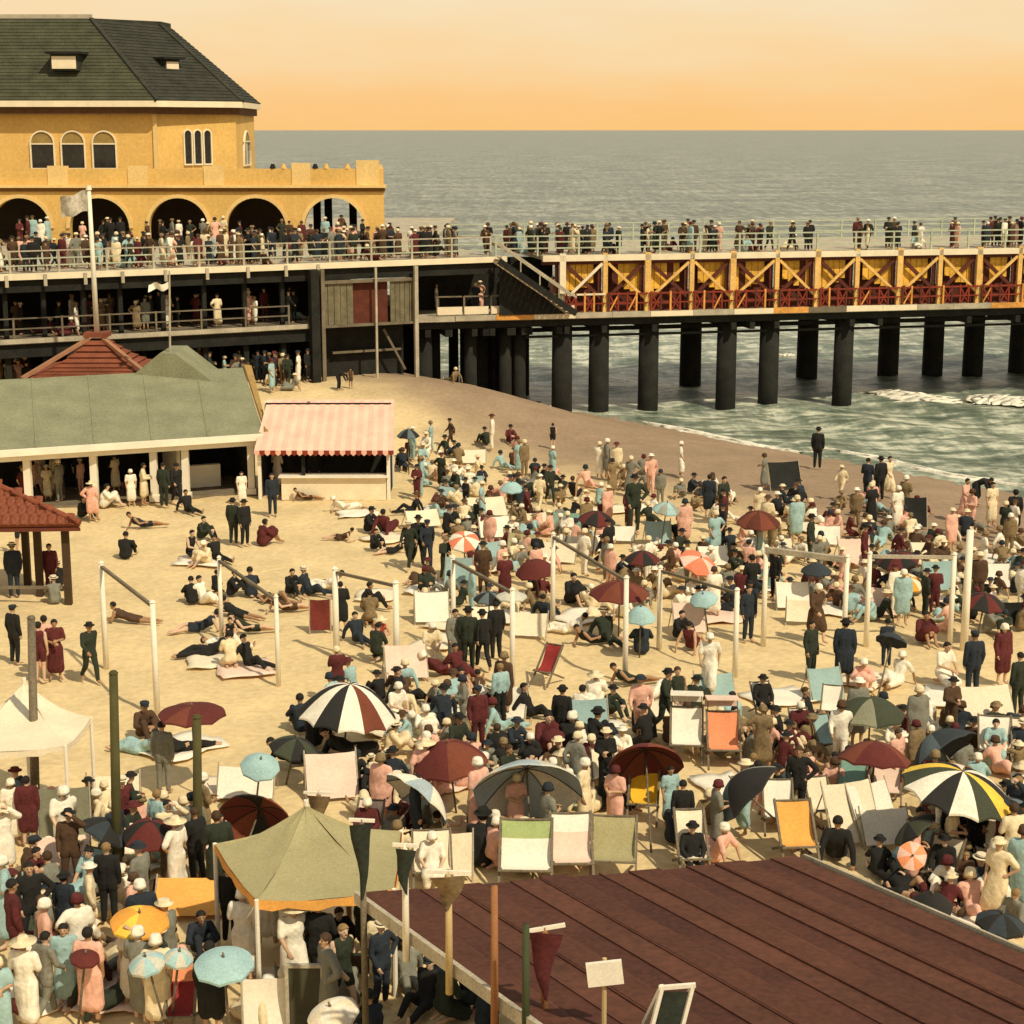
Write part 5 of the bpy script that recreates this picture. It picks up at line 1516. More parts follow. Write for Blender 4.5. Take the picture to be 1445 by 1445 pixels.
def person(x, y, ps, yaw, gar, col, hat=None, h=1.0, col2=None, hatc=None, say=None, hair=0, pos=None):
    """a person at picture position (x, y) of the feet or seat"""
    g = pos or G(x, y)
    if ps == 'chair' and pos is None: g = g
    o = bpy.data.objects.new('person', body_mesh(ps)); COL.objects.link(o)
    sk = skins[len(PEOPLE) % 3]
    o.material_slots[0].link = 'OBJECT'; o.material_slots[0].material = sk
    o.location = g + V(0, 0, -.01)
    o.rotation_euler = (0, 0, R(yaw))
    o.scale = (h, h, h)
    parts = {'suit': (('trousers', col2 or col), ('jacket', col)), 'shirt': (('trousers', col2 or col), ('shirt', col)), 'dress': (('dress', col),), 'swim': (('swimsuit', col),), 'coat': (('coat', col),)}[gar]
    for kind, c in parts:
        link(kind, garm_mesh(ps, kind), o, mats=[CL[c]])
    J = POSE[ps]
    f, u, s = head_frame(J)
    Mh = Matrix((s, -f, u)).transposed().to_4x4()
    if Mh.determinant() < 0: Mh = Matrix((-s, -f, u)).transposed().to_4x4()
    Mh.translation = J['head']
    woman = gar in ('dress', 'coat') or (gar == 'swim' and len(PEOPLE) % 2)
    hr = link('hair', HAIR[bool(woman)], o, mats=[hair_ms[hair % 3]]); hr.matrix_local = Mh
    if hat:
        ht = link(HAT_WORD[hat].replace(' ', '_'), HAT_ME[hat], o, mats=[hatc and CL[hatc] or HATC[hat]]); ht.matrix_local = Mh
        if hat in ('boater', 'fedora'):
            bd = link('hat_band', band_me, ht, mats=[dark])
    PEOPLE.append(dict(o=o, x=x, y=y, ps=ps, gar=gar, col=col, col2=col2, hat=hat, hatc=hatc, h=h, woman=woman, say=say))
    return o
def rel(p, l):
    dx, dy = p['x'] - l[1], p['y'] - l[2]
    if abs(dx) > abs(dy) * 1.2: return ('right of ' if dx > 0 else 'left of ')
    return 'in front of ' if dy > 0 else 'behind '

# more canvas sheets standing in the crowd, each described by what it stands next to
WB = []
for x, y, w, h, m, yw, ln in [(600, 745, 1.1, .7, 'C', 20, 45), (632, 712, .9, .7, 'B', -20, 40), (700, 760, 1.0, .8, 'W', 10, 40), (735, 780, .9, .7, 'Y', -10, 45), (690, 800, 1.0, .8, 'B', 20, 35), (785, 795, 1.1, .7, 'C', -15, 40), (830, 780, .9, .6, 'W', 10, 45),
 (930, 770, .8, .8, 'B', 5, 25), (870, 765, 1.1, .6, 'W', -10, 45), (1010, 800, .9, .7, 'W', 10, 40), (1100, 790, 1.0, .7, 'C', 10, 40), (1165, 770, .9, .7, 'W', -10, 40), (1210, 800, 1.0, .9, 'R', 10, 30), (1330, 835, 1.0, .9, 'B', 10, 25), (1120, 860, .9, .8, 'W', 0, 35),
 (1250, 870, .9, .8, 'R', -10, 30), (1310, 790, .9, .6, 'C', 10, 40), (1400, 830, 1.0, .8, 'W', -10, 40), (690, 890, .8, .7, 'C', 15, 40), (610, 880, .9, .9, 'W', 5, 35), (745, 900, .9, .7, 'C', -10, 40), (575, 960, 1.0, .9, 'R', 10, 35), (835, 1045, .8, .9, 'B', 10, 25),
 (705, 1015, 1.1, .8, 'W', -10, 40), (1010, 985, .9, .6, 'B', 5, 40), (1170, 990, .8, .8, 'B', 15, 30), (1400, 1035, 1.2, 1.1, 'C', 10, 35), (470, 1130, 1.0, 1.0, 'R', 10, 40), (345, 1130, 1.1, .7, 'W', 0, 40), (215, 1220, 1.0, .8, 'W', 10, 40), (160, 1150, 1.0, .8, 'C', 10, 40),
 (85, 1250, 1.0, .9, 'R', 10, 40), (1425, 1235, 1.1, 1.0, 'C', 10, 35), (630, 1240, .9, .8, 'C', 0, 30), (1255, 1195, .9, .7, 'W', 10, 35)]:
    mm, cw = {'C': (cream_c, 'cream'), 'B': (blue_c, 'pale blue'), 'W': (white_c, 'white'), 'Y': (yellow_c if False else khaki, 'khaki'), 'R': (rose_c, 'rosy')}[m]
    near = sorted(LAND, key=lambda l: (l[1] - x) ** 2 + (l[2] - y) ** 2)[:6]
    q = dict(x=x, y=y)
    size = 'large ' if w * h > .85 else 'low ' if h < .75 else ''
    c = [size + cw + ' canvas windbreak ' + rel(q, a) + a[0] for a in near] + [size + cw + ' canvas windbreak between ' + a[0] + ' and ' + b[0] for a in near for b in near if a is not b]
    lb = next(s for s in c if s not in WB and len(s.split()) <= 16)
    WB.append(lb)
    shade(lb, None, x, y, w * 1.15, h * 1.1, mm, yw, ln)
# ------------------------------------------------------------------ people placed one by one
FAR = []
for a in [
 (937, 1035, 'walk', 70, 'suit', 'dark green', 'fedora'), (128, 962, 'walk', 40, 'suit', 'dark green', 'fedora'), (22, 936, 'stand', 150, 'suit', 'black', 'cap'),
 (66, 952, 'stand', 200, 'dress', 'pink', None), (80, 958, 'hold', 20, 'dress', 'maroon', None), (58, 962, 'stand', 170, 'swim', 'maroon', None),
 (178, 787, 'hug', 170, 'suit', 'black', None, 1.1), (203, 744, 'lounge', 20, 'swim', 'dark navy', None), (330, 768, 'stand', 160, 'suit', 'dark green', 'fedora'),
 (346, 770, 'stand', 40, 'suit', 'black', 'fedora'), (373, 768, 'hug', 130, 'coat', 'maroon', None, 1.1), (272, 790, 'kneel', 60, 'swim', 'black', None), (290, 796, 'hug', -40, 'dress', 'cream', 'cloche'),
 (306, 790, 'back', 40, 'suit', 'black', None), (287, 760, 'hug', 60, 'suit', 'dark green', None), (385, 728, 'stand', 10, 'suit', 'dark navy', None), (392, 690, 'hold', 150, 'dress', 'white', 'cloche'),
 (271, 850, 'hug', 200, 'suit', 'black', None), (288, 850, 'back', 60, 'dress', 'white', None), (306, 838, 'kneel', 150, 'swim', 'black', None, .75), (330, 840, 'hug', 80, 'suit', 'black', None), (354, 840, 'hug', 200, 'suit', 'dark navy', None, 1.1),
 (185, 877, 'prone', 80, 'swim', 'brown', None), (282, 890, 'lounge', 200, 'swim', 'dark navy', None), (296, 925, 'lounge', 190, 'suit', 'black', None, 1.1), (318, 912, 'supine', 70, 'shirt', 'white', None), (352, 940, 'back', 60, 'suit', 'black', None, 1.05), (325, 942, 'kneel', 200, 'dress', 'cream', None),
 (336, 870, 'prone', 60, 'swim', 'black', None), (352, 892, 'lounge', 10, 'swim', 'dark green', None), (325, 902, 'hug', 20, 'swim', 'black', None, .8), (390, 850, 'supine', 60, 'swim', 'brown', None),
 (436, 838, 'back', 70, 'suit', 'dark navy', 'boater', 1.05), (412, 838, 'hug', 40, 'suit', 'black', None), (460, 830, 'lounge', 170, 'shirt', 'white', None), (405, 862, 'lounge', 15, 'swim', 'brown', None),
 (482, 890, 'hold', 190, 'coat', 'black', None, .9), (520, 860, 'hug', 100, 'suit', 'black', None, 1.05), (505, 905, 'back', 30, 'suit', 'dark navy', None), (537, 908, 'hug', 10, 'swim', 'red', 'sun'), (522, 880, 'kneel', 190, 'dress', 'tan', None), (534, 930, 'kneel', 150, 'suit', 'dark green', None),
 (590, 798, 'walk', 20, 'suit', 'black', 'fedora', 1.06), (603, 800, 'walk', 10, 'suit', 'dark navy', 'cap'), (578, 802, 'walk', -20, 'suit', 'dark green', 'boater'),
 (643, 942, 'stand', 30, 'coat', 'grey', None), (661, 946, 'stand', 170, 'suit', 'dark green', 'fedora', 1.07), (682, 944, 'walk', 200, 'suit', 'black', 'fedora'), (626, 950, 'lounge', 20, 'coat', 'maroon', 'cloche', 1.1), (648, 952, 'back', 40, 'dress', 'maroon', None), (610, 930, 'kneel', 20, 'dress', 'cream', 'cloche'), (700, 930, 'stand', 200, 'suit', 'black', None),
 (755, 835, 'hug', 20, 'suit', 'black', None), (808, 850, 'hug', 30, 'coat', 'black', None, 1.15), (770, 875, 'back', 150, 'suit', 'dark navy', None), (800, 892, 'lounge', 170, 'shirt', 'white', None), (855, 905, 'back', 20, 'suit', 'dark green', 'boater', 1.15), (905, 920, 'hug', 180, 'suit', 'dark navy', None, 1.15), (838, 908, 'lounge', 20, 'swim', 'black', None), (960, 900, 'hug', 40, 'suit', 'black', None), (975, 915, 'back', 150, 'swim', 'maroon', None),
 (793, 1058, 'stand', 160, 'suit', 'black', 'fedora', .95), (772, 1060, 'hug', 20, 'coat', 'maroon', None, 1.2), (806, 1062, 'hug', 160, 'coat', 'black', 'cloche', 1.2), (840, 1054, 'hug', 120, 'suit', 'black', 'fedora', 1.15), (905, 1036, 'hug', 20, 'suit', 'dark green', None, 1.1), (820, 1012, 'hug', 140, 'dress', 'white', None), (748, 1010, 'back', 70, 'suit', 'black', None), (690, 1010, 'hug', 60, 'suit', 'black', 'boater'), (650, 985, 'hug', 20, 'swim', 'maroon', None), (675, 982, 'hug', 200, 'swim', 'brown', None, .85), (628, 1020, 'back', 10, 'suit', 'dark navy', 'fedora', 1.1), (572, 990, 'back', 80, 'suit', 'black', None, 1.1), (892, 965, 'lounge', 15, 'swim', 'dark green', None), (562, 1020, 'kneel', 40, 'dress', 'white', 'cloche'),
 (1143, 960, 'stand', 40, 'suit', 'dark green', None), (1190, 968, 'stand', 170, 'coat', 'dark navy', 'fedora', 1.1), (1150, 905, 'walk', 30, 'coat', 'brown', 'cloche', 1.05), (1250, 940, 'stand', 180, 'suit', 'dark navy', 'fedora', .8), (1371, 985, 'stand', 190, 'suit', 'dark navy', 'cap', 1.08), (1413, 965, 'stand', 20, 'coat', 'maroon', 'cloche'), (1333, 965, 'kneel', 30, 'dress', 'white', None, 1.1), (1304, 905, 'hug', 10, 'coat', 'maroon', None, 1.1), (1435, 1010, 'stand', 200, 'suit', 'dark green', None), (1055, 905, 'stand', 20, 'suit', 'dark navy', None), (1060, 858, 'hold', 190, 'suit', 'black', 'fedora'),
 (1153, 661, 'stand', 160, 'suit', 'black', 'fedora', 1.1), (1265, 748, 'stand', 30, 'dress', 'white', 'cloche'), (1241, 706, 'stand', 200, 'suit', 'black', 'fedora', 1.06), (1223, 708, 'hold', 140, 'suit', 'dark navy', None, 1.06), (1252, 700, 'walk', 30, 'dress', 'cream', None), (1380, 714, 'bend', 60, 'coat', 'black', None), (1430, 755, 'stand', 170, 'coat', 'black', 'fedora'), (1398, 742, 'stand', 20, 'dress', 'cream', None), (1360, 735, 'walk', 50, 'dress', 'pink', None),
 (780, 633, 'stand', 170, 'swim', 'black', None, .72), (641, 566, 'stand', 30, 'suit', 'dark navy', None, .95), (624, 660, 'stand', 20, 'suit', 'black', 'fedora', 1.1), (578, 586, 'hold', 150, 'dress', 'white', 'cloche'), (568, 600, 'stand', 20, 'suit', 'black', 'fedora'), (720, 622, 'walk', 30, 'suit', 'brown', None), (685, 625, 'stand', 200, 'suit', 'dark navy', None), (480, 550, 'bend', 70, 'suit', 'black', None, .8), (495, 548, 'stand', 20, 'swim', 'brown', None, .6),
 (895, 752, 'akimbo', 10, 'suit', 'dark green', 'fedora', 1.3), (880, 690, 'hold', 200, 'coat', 'white', 'cloche'), (960, 672, 'stand', 170, 'suit', 'dark navy', None, 1.05), (977, 695, 'walk', 30, 'suit', 'black', 'fedora'), (1001, 692, 'stand', 190, 'suit', 'black', 'fedora'), (856, 676, 'stand', 20, 'dress', 'cream', 'cloche', .8), (792, 698, 'stand', 10, 'suit', 'black', 'fedora', 1.1), (776, 710, 'stand', 30, 'dress', 'red', None), (1078, 690, 'hold', 20, 'dress', 'white', 'sun', 1.05), (908, 668, 'stand', 200, 'shirt', 'cream', None), (742, 705, 'stand', 20, 'dress', 'light blue', 'cloche'), (725, 700, 'stand', 200, 'suit', 'black', None), (1020, 740, 'hold', 40, 'suit', 'dark green', None, 1.1), (958, 765, 'hug', 200, 'suit', 'black', None, 1.15), (1000, 730, 'stand', 160, 'coat', 'dark navy', None),
 (186, 712, 'stand', 20, 'dress', 'white', 'cloche', .85), (204, 712, 'hold', 100, 'coat', 'cream', None), (232, 715, 'stand', 160, 'suit', 'dark green', None, 1.05), (250, 712, 'walk', 30, 'suit', 'black', 'fedora'), (266, 722, 'back', 40, 'suit', 'black', None), (342, 712, 'stand', 20, 'dress', 'white', None, .8), (60, 690, 'walk', 60, 'dress', 'white', 'cloche'), (80, 698, 'stand', 160, 'dress', 'cream', None), (150, 715, 'hug', 100, 'dress', 'white', None, 1.1), (118, 730, 'hug', 60, 'suit', 'black', None),
 (444, 692, 'stand', 10, 'suit', 'black', None), (488, 720, 'lounge', 30, 'dress', 'white', 'cloche'), (523, 750, 'hug', 60, 'suit', 'black', 'fedora', 1.1), (545, 752, 'back', 150, 'coat', 'maroon', None, 1.1), (482, 762, 'lounge', 160, 'swim', 'brown', None, .8), (530, 775, 'hug', 40, 'suit', 'black', None, .9), (432, 705, 'lounge', 10, 'swim', 'brown', None, .8), (556, 780, 'lounge', 200, 'swim', 'black', None, .8),
 (232, 1118, 'stand', 170, 'suit', 'grey', None), (205, 1040, 'hug', 30, 'suit', 'brown', 'cap', 1.1), (200, 1062, 'lounge', 160, 'dress', 'light blue', None), (255, 1062, 'lounge', 30, 'suit', 'black', None, 1.1), (95, 1335, 'stand', 160, 'coat', 'dark navy', 'fedora', .85), (42, 1300, 'stand', 170, 'suit', 'dark green', None, .7), (300, 1462, 'stand', 175, 'coat', 'black', None, 1.0), (20, 1190, 'stand', 20, 'dress', 'white', 'cloche', .85), (42, 1192, 'stand', 190, 'coat', 'maroon', None, .9), (95, 1420, 'stand', 10, 'dress', 'light blue', None, .9), (130, 1440, 'stand', 170, 'dress', 'pink', None), (200, 1440, 'hold', 160, 'dress', 'grey', 'cloche'), (225, 1452, 'stand', 190, 'dress', 'cream', 'cloche'), (40, 1455, 'hold', 170, 'dress', 'white', 'sun'), (325, 1330, 'stand', 160, 'suit', 'black', None, .9), (228, 1345, 'hug', 200, 'coat', 'black', 'cap', 1.0), (285, 1345, 'hug', 20, 'suit', 'dark navy', None, 1.0),
 (680, 1215, 'hug', 160, 'coat', 'black', 'fedora', 1.3), (962, 1198, 'stand', 180, 'suit', 'black', None, .9), (945, 1165, 'stand', 20, 'dress', 'light blue', None, .8), (745, 1145, 'hug', 20, 'dress', 'white', 'cloche'), (770, 1150, 'hug', 160, 'suit', 'dark navy', None, 1.1), (560, 1145, 'hug', 20, 'suit', 'black', 'boater', 1.1), (585, 1178, 'back', 100, 'coat', 'maroon', None, 1.2), (858, 1140, 'hug', 60, 'suit', 'black', 'fedora', 1.1), (955, 1185, 'hug', 160, 'coat', 'dark navy', 'cloche', 1.1), (1070, 1125, 'hug', 200, 'suit', 'dark green', None), (1340, 1215, 'stand', 170, 'suit', 'black', 'fedora', .8), (1375, 1225, 'hold', 20, 'coat', 'black', None, .85), (1400, 1255, 'hug', 150, 'coat', 'maroon', 'cloche', 1.2), (1290, 1245, 'hold', 60, 'dress', 'pink', None, .75), (1180, 1210, 'back', 170, 'suit', 'black', None, 1.15), (420, 1078, 'lounge', 20, 'suit', 'black', None, 1.15), (445, 1050, 'hug', 160, 'suit', 'black', 'fedora', 1.15), (425, 1030, 'hug', 200, 'suit', 'dark navy', None, 1.1), (495, 1065, 'lounge', 10, 'coat', 'black', None, 1.15), (502, 1108, 'hug', 30, 'suit', 'black', 'cap'), (555, 1065, 'hug', 100, 'dress', 'cream', 'boater'), (600, 1040, 'hug', 20, 'dress', 'white', 'cloche')]:
    if a[1] < 722 and 560 < a[0] < 1100 and (len(a) < 8 or a[7] > .75): FAR.append(G(a[0], a[1]))
    else: person(*a)
# a few people sitting in the deck chairs
for k, (ch, g, yw, s_, ph) in enumerate(CHAIRS):
    if ph in (None, 'back white chair', 'pale chair', 'cream roof edge chair') and k % 4 != 3:
        gar, col, hat = [('dress', 'white', 'cloche'), ('suit', 'black', 'fedora'), ('dress', 'light blue', None), ('suit', 'dark navy', 'boater'), ('coat', 'maroon', 'cloche')][k % 5]
        x_, y_ = proj(g)
        p_ = Matrix.Rotation(R(yw), 4, 'Z') @ V(0, -.18 * s_, -.08)
        person(x_, y_, 'chair', yw, gar, col, hat, .95, pos=g + p_)

# ------------------------------------------------------------------ the packed crowd around them
rng = random.Random(11)
def inside(poly, x, y):
    c = False
    for i in range(len(poly)):
        (x0, y0), (x1, y1) = poly[i], poly[i - 1]
        if (y0 > y) != (y1 > y) and x < (x1 - x0) * (y - y0) / (y1 - y0) + x0: c = not c
    return c
taken = [p['o'].location.copy() for p in PEOPLE]
def blocked(x, y):
    p = G(x, y)
    d = p - E1; a = d.dot(e_); t = (p - E1).dot(Vector((-e_.y, e_.x, 0)))
    hd_ = Vector((rd.x, rd.y, 0)).normalized()
    r_ = d.dot(hd_ - e_ * hd_.dot(e_)) 
    det = e_.x * hd_.y - e_.y * hd_.x
    aa = (d.x * hd_.y - d.y * hd_.x) / det; bb = (e_.x * d.y - e_.y * d.x) / det
    return -.3 < aa < EL + .3 and bb > -.25
PAL_D, PAL_W = ['black', 'black', 'dark navy', 'dark green', 'brown', 'maroon', 'grey'], ['white', 'white', 'cream', 'cream', 'light blue', 'pink', 'tan']
KEEP = [proj(c[1]) for c in CHAIRS if c[4] in ('yellow chair', 'coral chair', 'cream covered chair', 'orange chair', 'green and white chair', 'rose chair', 'khaki chair', 'red chair', 'teal chair', 'pinkish chair', 'white chair')] + [(245, 1280), (310, 1280)]
def fill(poly, n, stand, dark_share, md=.55):
    xs, ys = [p[0] for p in poly], [p[1] for p in poly]
    k = tries = 0
    while k < n and tries < n * 60:
        tries += 1
        x, y = rng.uniform(min(xs), max(xs)), rng.uniform(min(ys), max(ys))
        if not inside(poly, x, y) or blocked(x, y): continue
        g = G(x, y)
        if any(abs(x - cx) < 40 and -5 < y - cy < 100 for cx, cy in KEEP): continue
        if any((g - q).length < md for q in taken): continue
        taken.append(g)
        st = rng.random() < stand
        ps = rng.choice(['stand', 'stand', 'hold', 'walk', 'akimbo', 'shade'] if st else ['hug', 'hug', 'back', 'back', 'lounge', 'kneel', 'supine'])
        dk = rng.random() < dark_share
        if dk:
            gar = rng.choice(['suit', 'suit', 'suit', 'coat', 'swim']); col = rng.choice(PAL_D)
            hat = rng.choice(['fedora', 'boater', 'cap', None, None]) if gar == 'suit' else rng.choice(['cloche', None])
            if gar == 'swim': hat = None
        else:
            gar = rng.choice(['dress', 'dress', 'dress', 'shirt', 'coat']); col = rng.choice(PAL_W)
            hat = rng.choice(['cloche', 'sun', 'cloche', None]) if gar != 'shirt' else rng.choice(['boater', 'cap', None])
        h = rng.uniform(.92, 1.06) * (.68 if rng.random() < .08 else 1)
        person(x, y, ps, rng.choice([rng.uniform(-70, 70), rng.uniform(120, 240)]), gar, col, hat if ps not in ('supine',) else None, h, rng.choice(['black', 'grey', 'tan']) if gar == 'shirt' else None, None, None, rng.randrange(3))
        k += 1
fill([(565, 640), (640, 600), (760, 660), (1040, 690), (1110, 780), (860, 780), (700, 770), (600, 740)], 2, .75, .55)
fill([(1040, 700), (1180, 690), (1445, 760), (1445, 830), (1100, 800)], 2, .6, .6)
fill([(560, 800), (720, 770), (1100, 785), (1445, 830), (1445, 900), (1060, 890), (760, 880), (620, 890)], 6, .35, .55)
fill([(600, 960), (800, 990), (1100, 960), (1300, 950), (1445, 1000), (1445, 1060), (560, 1090), (560, 1000)], 26, .2, .42, .5)
fill([(480, 1090), (700, 1100), (1445, 1090), (1445, 1190), (1150, 1210), (480, 1235)], 38, .2, .36, .42)
fill([(0, 1130), (130, 1120), (330, 1200), (340, 1300), (420, 1330), (500, 1445), (0, 1475)], 46, .5, .28, .42)
fill([(1180, 1200), (1445, 1180), (1445, 1320), (1330, 1290)], 16, .25, .6, .42)
fill([(500, 1310), (590, 1350), (720, 1460), (430, 1470), (380, 1350)], 22, .5, .75, .42)
fill([(0, 690), (60, 660), (330, 670), (352, 700), (120, 740)], 5, .7, .5)
fill([(0, 770), (90, 770), (95, 850), (0, 880)], 5, .7, .7)

# ------------------------------------------------------------------ one label for each
POSE_W = {'stand': 'standing', 'akimbo': 'standing hand on hip', 'walk': 'walking', 'shade': 'standing, hand at brow', 'hold': 'standing, arms bent', 'bend': 'bending over', 'hug': 'sitting, knees up', 'back': 'sitting, leaning back', 'lounge': 'reclining', 'prone': 'lying face down', 'supine': 'lying on back', 'kneel': 'kneeling', 'chair': 'seated'}
def who(p):
    kid = p['h'] < .74
    w = ('girl' if p['woman'] else 'boy') if kid else ('woman' if p['woman'] else 'man')
    g = {'suit': p['col'] + ' suit', 'shirt': p['col'] + ' shirt', 'dress': p['col'] + ' dress', 'swim': p['col'] + ' swimsuit', 'coat': 'long ' + p['col'] + ' coat'}[p['gar']]
    t = w + ' in ' + g
    if p['hat']: t += ' and ' + HAT_WORD[p['hat']]
    return t + ' ' + POSE_W[p['ps']]
used = {}
todo = []
for p in PEOPLE:
    near = sorted(LAND, key=lambda l: (l[1] - p['x']) ** 2 + (l[2] - p['y']) ** 2)[:7]
    cands = [who(p) + ' ' + rel(p, l) + l[0] for l in near[:5]]
    cands += [who(p) + ' between ' + a[0] + ' and ' + b[0] for a in near[:3] for b in near[1:5] if a is not b]
    cands += [who(p) + ' ' + rel(p, a) + a[0] + ', ' + rel(p, b) + b[0] for a in near[:5] for b in near[:7] if a is not b]
    todo.append([c for c in cands if len(c.split()) <= 16] or [who(p).replace(', ', ' ').replace(' and ', ' ') + ' near ' + near[0][0]])
for p, c in zip(PEOPLE, todo):
    lab = next((x for x in c if x not in used), None)
    if lab is None: lab = c[0] + ', nearer'
    used[lab] = 1
    tag(p['o'], lab, 'person', 'people on the beach')

# ------------------------------------------------------------------ the crowd on the decks and under them, past what can be told apart
def lowres(ps, gar):
    J = POSE[ps]
    parts = [(body_blob(J), .035, 0)]
    for kd in {'suit': ('trousers', 'jacket'), 'dress': ('dress',), 'coat': ('coat',), 'shirt': ('trousers', 'shirt')}[gar]:
        parts.append((garment_blob(J, kd, ps in SITTING), .04, 1))
    out = []
    for b, v, s in parts:
        me = grow(b, 'low', v if s else .022, 420 if s else 500, [skin])
        out.append(([x.co.copy() for x in me.vertices], [tuple(q.vertices) for q in me.polygons], s))
        bpy.data.meshes.remove(me)
    return out, POSE[ps]['head']
LOW = [(lowres(ps, g), g) for ps, g in (('stand', 'suit'), ('hold', 'dress'), ('walk', 'suit'), ('stand', 'coat'), ('akimbo', 'dress'), ('hold', 'shirt'), ('back', 'dress'), ('hug', 'dress'), ('hug', 'suit'), ('back', 'suit'), ('kneel', 'shirt'))]
hat_v = {k: ([v.co.copy() for v in HAT_ME[k].vertices], [tuple(q.vertices) for q in HAT_ME[k].polygons]) for k in ('fedora', 'boater', 'cloche')}
cols_all = ['black', 'dark navy', 'dark green', 'brown', 'maroon', 'white', 'cream', 'light blue', 'tan', 'grey', 'pink']
def crowd(name, label, spots, dark_share, seated=False):
    b = MB()
    mats = [skin] + [CL[c] for c in cols_all] + [hair_ms[0]]
    for p in spots:
        (parts, hd_), gar = rng.choice(LOW[6:] if seated and rng.random() < .72 else LOW[:7])
        wm = gar in ('dress', 'coat')
        dk = rng.random() < (dark_share if not wm else dark_share * .6)
        ci = 1 + rng.randrange(0, 5) if dk else 6 + rng.randrange(0, 6)
        M = Matrix.Translation(p) @ Matrix.Rotation(rng.uniform(0, 6.28), 4, 'Z') @ Matrix.Scale(rng.uniform(.84, 1.04), 4)
        for vs, fs, s in parts:
            b.add([M @ v for v in vs], fs, ci if s else 0)
        k = rng.choice(['cloche', 'cloche', 'boater']) if wm or not dk else rng.choice(['fedora', 'fedora', 'boater', 'fedora'])
        vs, fs = hat_v[k]
        b.add([M @ (v + hd_) for v in vs], fs, 1 if k == 'fedora' else rng.choice([6, 7, 7, 2, 5, 9, 4]))
    c = sum(spots, Vector()) / len(spots)
    o = b.build(name, mats, origin=c, smooth=True)
    tag(o, label, 'crowd', kind='stuff')
sp_ = []
for i in range(190):                                   # promenade, thick along the railing
    t = rng.uniform(-.5, 31); b_ = .5 + abs(rng.gauss(0, 2.4))
    sp_.append(qq(t, b_, Z_UP))
for i in range(40):
    sp_.append(Vector((rng.uniform(-32, -8), YA - rng.uniform(.4, 3.5), Z_UP)))
crowd('promenade_crowd', 'crowd in dark and pale summer clothes packed along the promenade railing', sp_, .82)
sp_ = []
for c, w, n in ((740, 26, 9), (765, 22, 8), (800, 30, 8), (828, 12, 4), (862, 16, 6), (925, 22, 8), (965, 8, 4), (1000, 30, 9), (1062, 26, 9), (1115, 10, 3), (1138, 6, 2), (1222, 12, 4), (1260, 14, 5), (1300, 14, 4), (1345, 12, 4), (1412, 26, 10), (1440, 16, 6)):
    for i in range(n):
        b_ = rng.uniform(.5, 2.6)
        sp_.append(pp(t_at(c + rng.uniform(-w, w), Z_UP + 1, b_), b_, Z_UP))
crowd('pier_crowd', 'line of strollers in dark clothes on the upper walk of the pier', sp_, .93)
sp_ = [qq(rng.uniform(6, 32), rng.uniform(.4, 4), Z_LOW) for _ in range(46)] + [pp(t_at(rng.uniform(600, 830), Z_LOW), rng.uniform(1, 4), Z_LOW) for _ in range(10)]
crowd('lower_deck_crowd', 'shaded crowd on the lower deck under the promenade', sp_, .8)
sp_ = []
for _ in range(34):
    g = G(rng.uniform(278, 436), rng.uniform(532, 556)); sp_.append(g)
for _ in range(14):
    g = G(rng.uniform(2, 40), rng.uniform(548, 560)); sp_.append(g)
for _ in range(16):
    sp_.append(gq(rng.uniform(5, 15), rng.uniform(.6, 3.6), .05))
crowd('shaded_crowd', 'distant crowd in the shade below the promenade and pavilion', sp_, .8)
def pack(poly, n, md):
    xs, ys = [p[0] for p in poly], [p[1] for p in poly]
    out = []; tries = 0
    while len(out) < n and tries < n * 40:
        tries += 1
        x, y = rng.uniform(min(xs), max(xs)), rng.uniform(min(ys), max(ys))
        if not inside(poly, x, y) or blocked(x, y): continue
        g = G(x, y)
        if any(abs(x - cx) < 40 and -5 < y - cy < 90 for cx, cy in KEEP): continue
        if any((g - q).length < md for q in taken): continue
        taken.append(g); out.append(g)
    return out
sp_ = pack([(560, 650), (640, 612), (740, 650), (1020, 700), (1110, 790), (860, 790), (700, 790), (590, 760)], 120, .45)
sp_ += pack([(1030, 715), (1180, 700), (1445, 765), (1445, 900), (1090, 870)], 120, .45)
sp_ += pack([(590, 800), (720, 780), (1080, 790), (1080, 870), (760, 880), (600, 880)], 70, .45)
sp_ += pack([(420, 960), (760, 985), (1000, 1040), (1445, 990), (1445, 1080), (1000, 1100), (540, 1110)], 34, .5)
sp_ += pack([(0, 1150), (120, 1130), (330, 1200), (300, 1290), (240, 1440), (0, 1470)], 34, .34)
sp_ += pack([(470, 1100), (700, 1110), (1150, 1100), (1445, 1100), (1445, 1200), (1150, 1200), (640, 1230), (470, 1230)], 40, .34)
sp_ += pack([(560, 960), (800, 1000), (1200, 1040), (1445, 1010), (1445, 1090), (560, 1090)], 34, .34)
sp_ += pack([(1180, 1200), (1445, 1180), (1445, 1320), (1330, 1290)], 16, .34)
sp_ += FAR
crowd('beach_crowd', 'packed far crowd on the sand between the parasols, white poles and the waterline', sp_, .4, True)

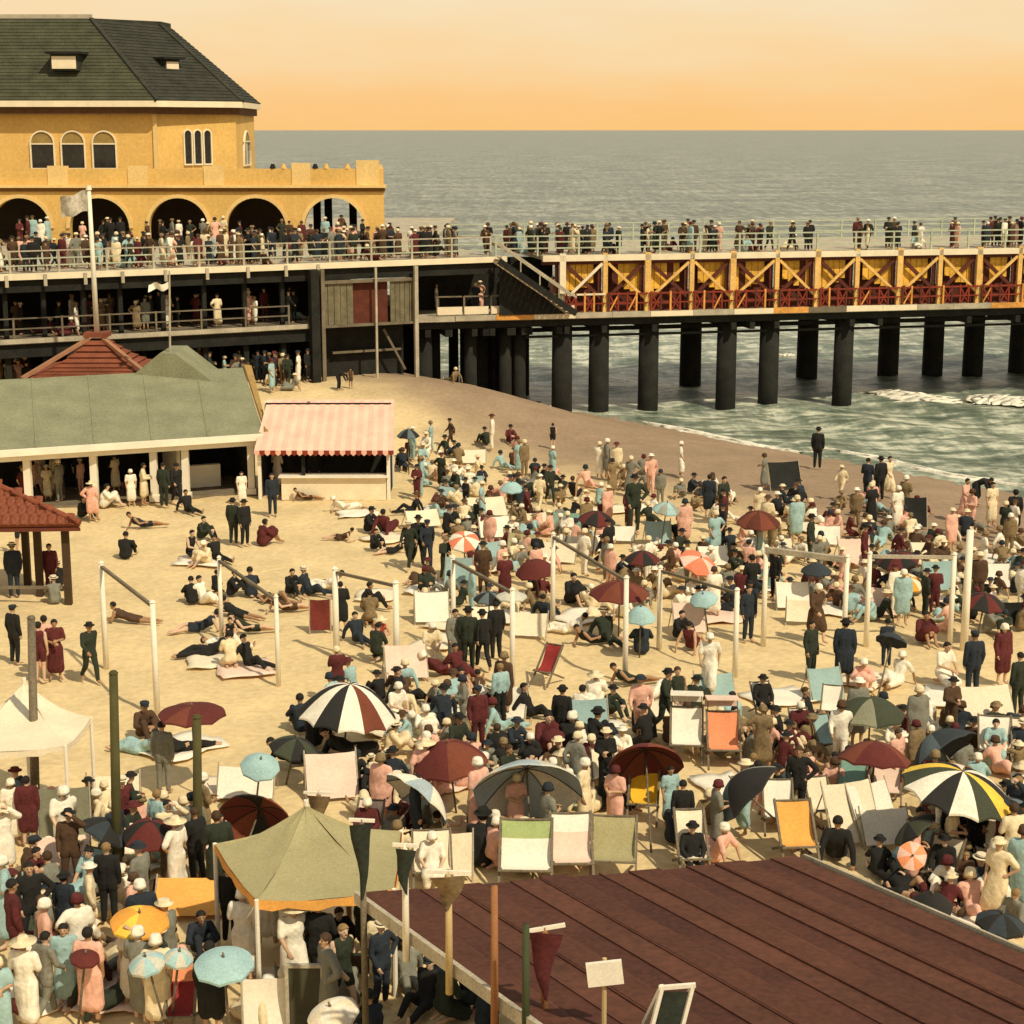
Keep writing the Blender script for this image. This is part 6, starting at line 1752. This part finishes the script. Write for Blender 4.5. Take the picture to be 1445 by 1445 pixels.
# ------------------------------------------------------------------ towels on the sand and small litter of bags
def towel(x, y, w, l, yaw, m, label):
    g = G(x, y)
    o = empty('towel', g, label, 'towel', 'towels on the sand'); o.rotation_euler = (0, 0, R(yaw))
    vs, fs = [], []
    for s in (0, 1):
        for i in range(7):
            for j in range(7):
                u, v = i / 6 - .5, j / 6 - .5
                X, Y = u * w + .06 * math.sin(v * 9 + x), v * l + .06 * math.sin(u * 8 + y)
                vs.append((X, Y, .05 + .035 * math.sin(u * 11 + x) * math.sin(v * 9 + y) - .025 * s))
    for i in range(6):
        for j in range(6):
            a = i * 7 + j
            fs += [(a, a + 7, a + 8, a + 1), (49 + a, 50 + a, 57 + a, 56 + a)]
    ring = [i * 7 for i in range(7)] + [42 + j for j in range(1, 7)] + [i * 7 + 6 for i in range(5, -1, -1)] + [j for j in range(5, 0, -1)]
    fs += [(ring[k], ring[(k + 1) % 24], 49 + ring[(k + 1) % 24], 49 + ring[k]) for k in range(24)]
    o2 = link('cloth', MB().add(vs, fs).mesh('cloth', m, smooth=True), o)
tw = [(300, 930, cream_c), (285, 792, white_c), (345, 945, rose_c), (505, 725, white_c), (620, 905, cream_c), (715, 870, white_c), (822, 1030, white_c), (765, 1085, rose_c), (650, 1000, white_c), (575, 1030, cream_c), (1340, 985, white_c), (1100, 985, white_c), (1220, 960, cream_c), (880, 800, cream_c), (1010, 870, rose_c), (820, 870, white_c), (700, 800, cream_c), (610, 830, white_c), (545, 760, cream_c), (940, 1000, cream_c), (255, 1055, white_c), (325, 1110, cream_c), (560, 1120, rose_c), (240, 1190, white_c), (160, 1225, white_c), (60, 1245, rose_c), (95, 1290, cream_c), (230, 1390, rose_c), (150, 1400, rose_c), (60, 1400, white_c), (420, 1385, cream_c), (1390, 1190, cream_c), (1340, 1300, white_c), (1420, 1230, cream_c), (1160, 860, white_c), (1350, 850, cream_c), (1075, 830, white_c), (1240, 850, cream_c), (640, 880, cream_c), (1400, 790, white_c), (530, 840, cream_c), (1140, 745, cream_c), (860, 720, cream_c), (730, 740, white_c), (620, 720, white_c), (610, 1105, rose_c), (855, 1085, cream_c), (1020, 1110, white_c), (1300, 1060, cream_c), (70, 1130, cream_c)]
names = {'cream_canvas': 'cream', 'white_canvas': 'white', 'rose_white_canvas': 'rosy white'}
used_t = set()
for i, (x, y, m) in enumerate(tw):
    near = sorted(LAND, key=lambda l: (l[1] - x) ** 2 + (l[2] - y) ** 2)[:6]
    q = dict(x=x, y=y)
    c = [names[m.name] + ' towel spread on the sand ' + rel(q, a) + a[0] for a in near] + [names[m.name] + ' towel between ' + a[0] + ' and ' + b[0] for a in near for b in near if a is not b]
    lb = next(s for s in c if s not in used_t and len(s.split()) <= 16)
    used_t.add(lb)
    towel(x, y, rng.uniform(1.1, 1.7), rng.uniform(1.4, 2.0), rng.uniform(0, 180), m, lb)
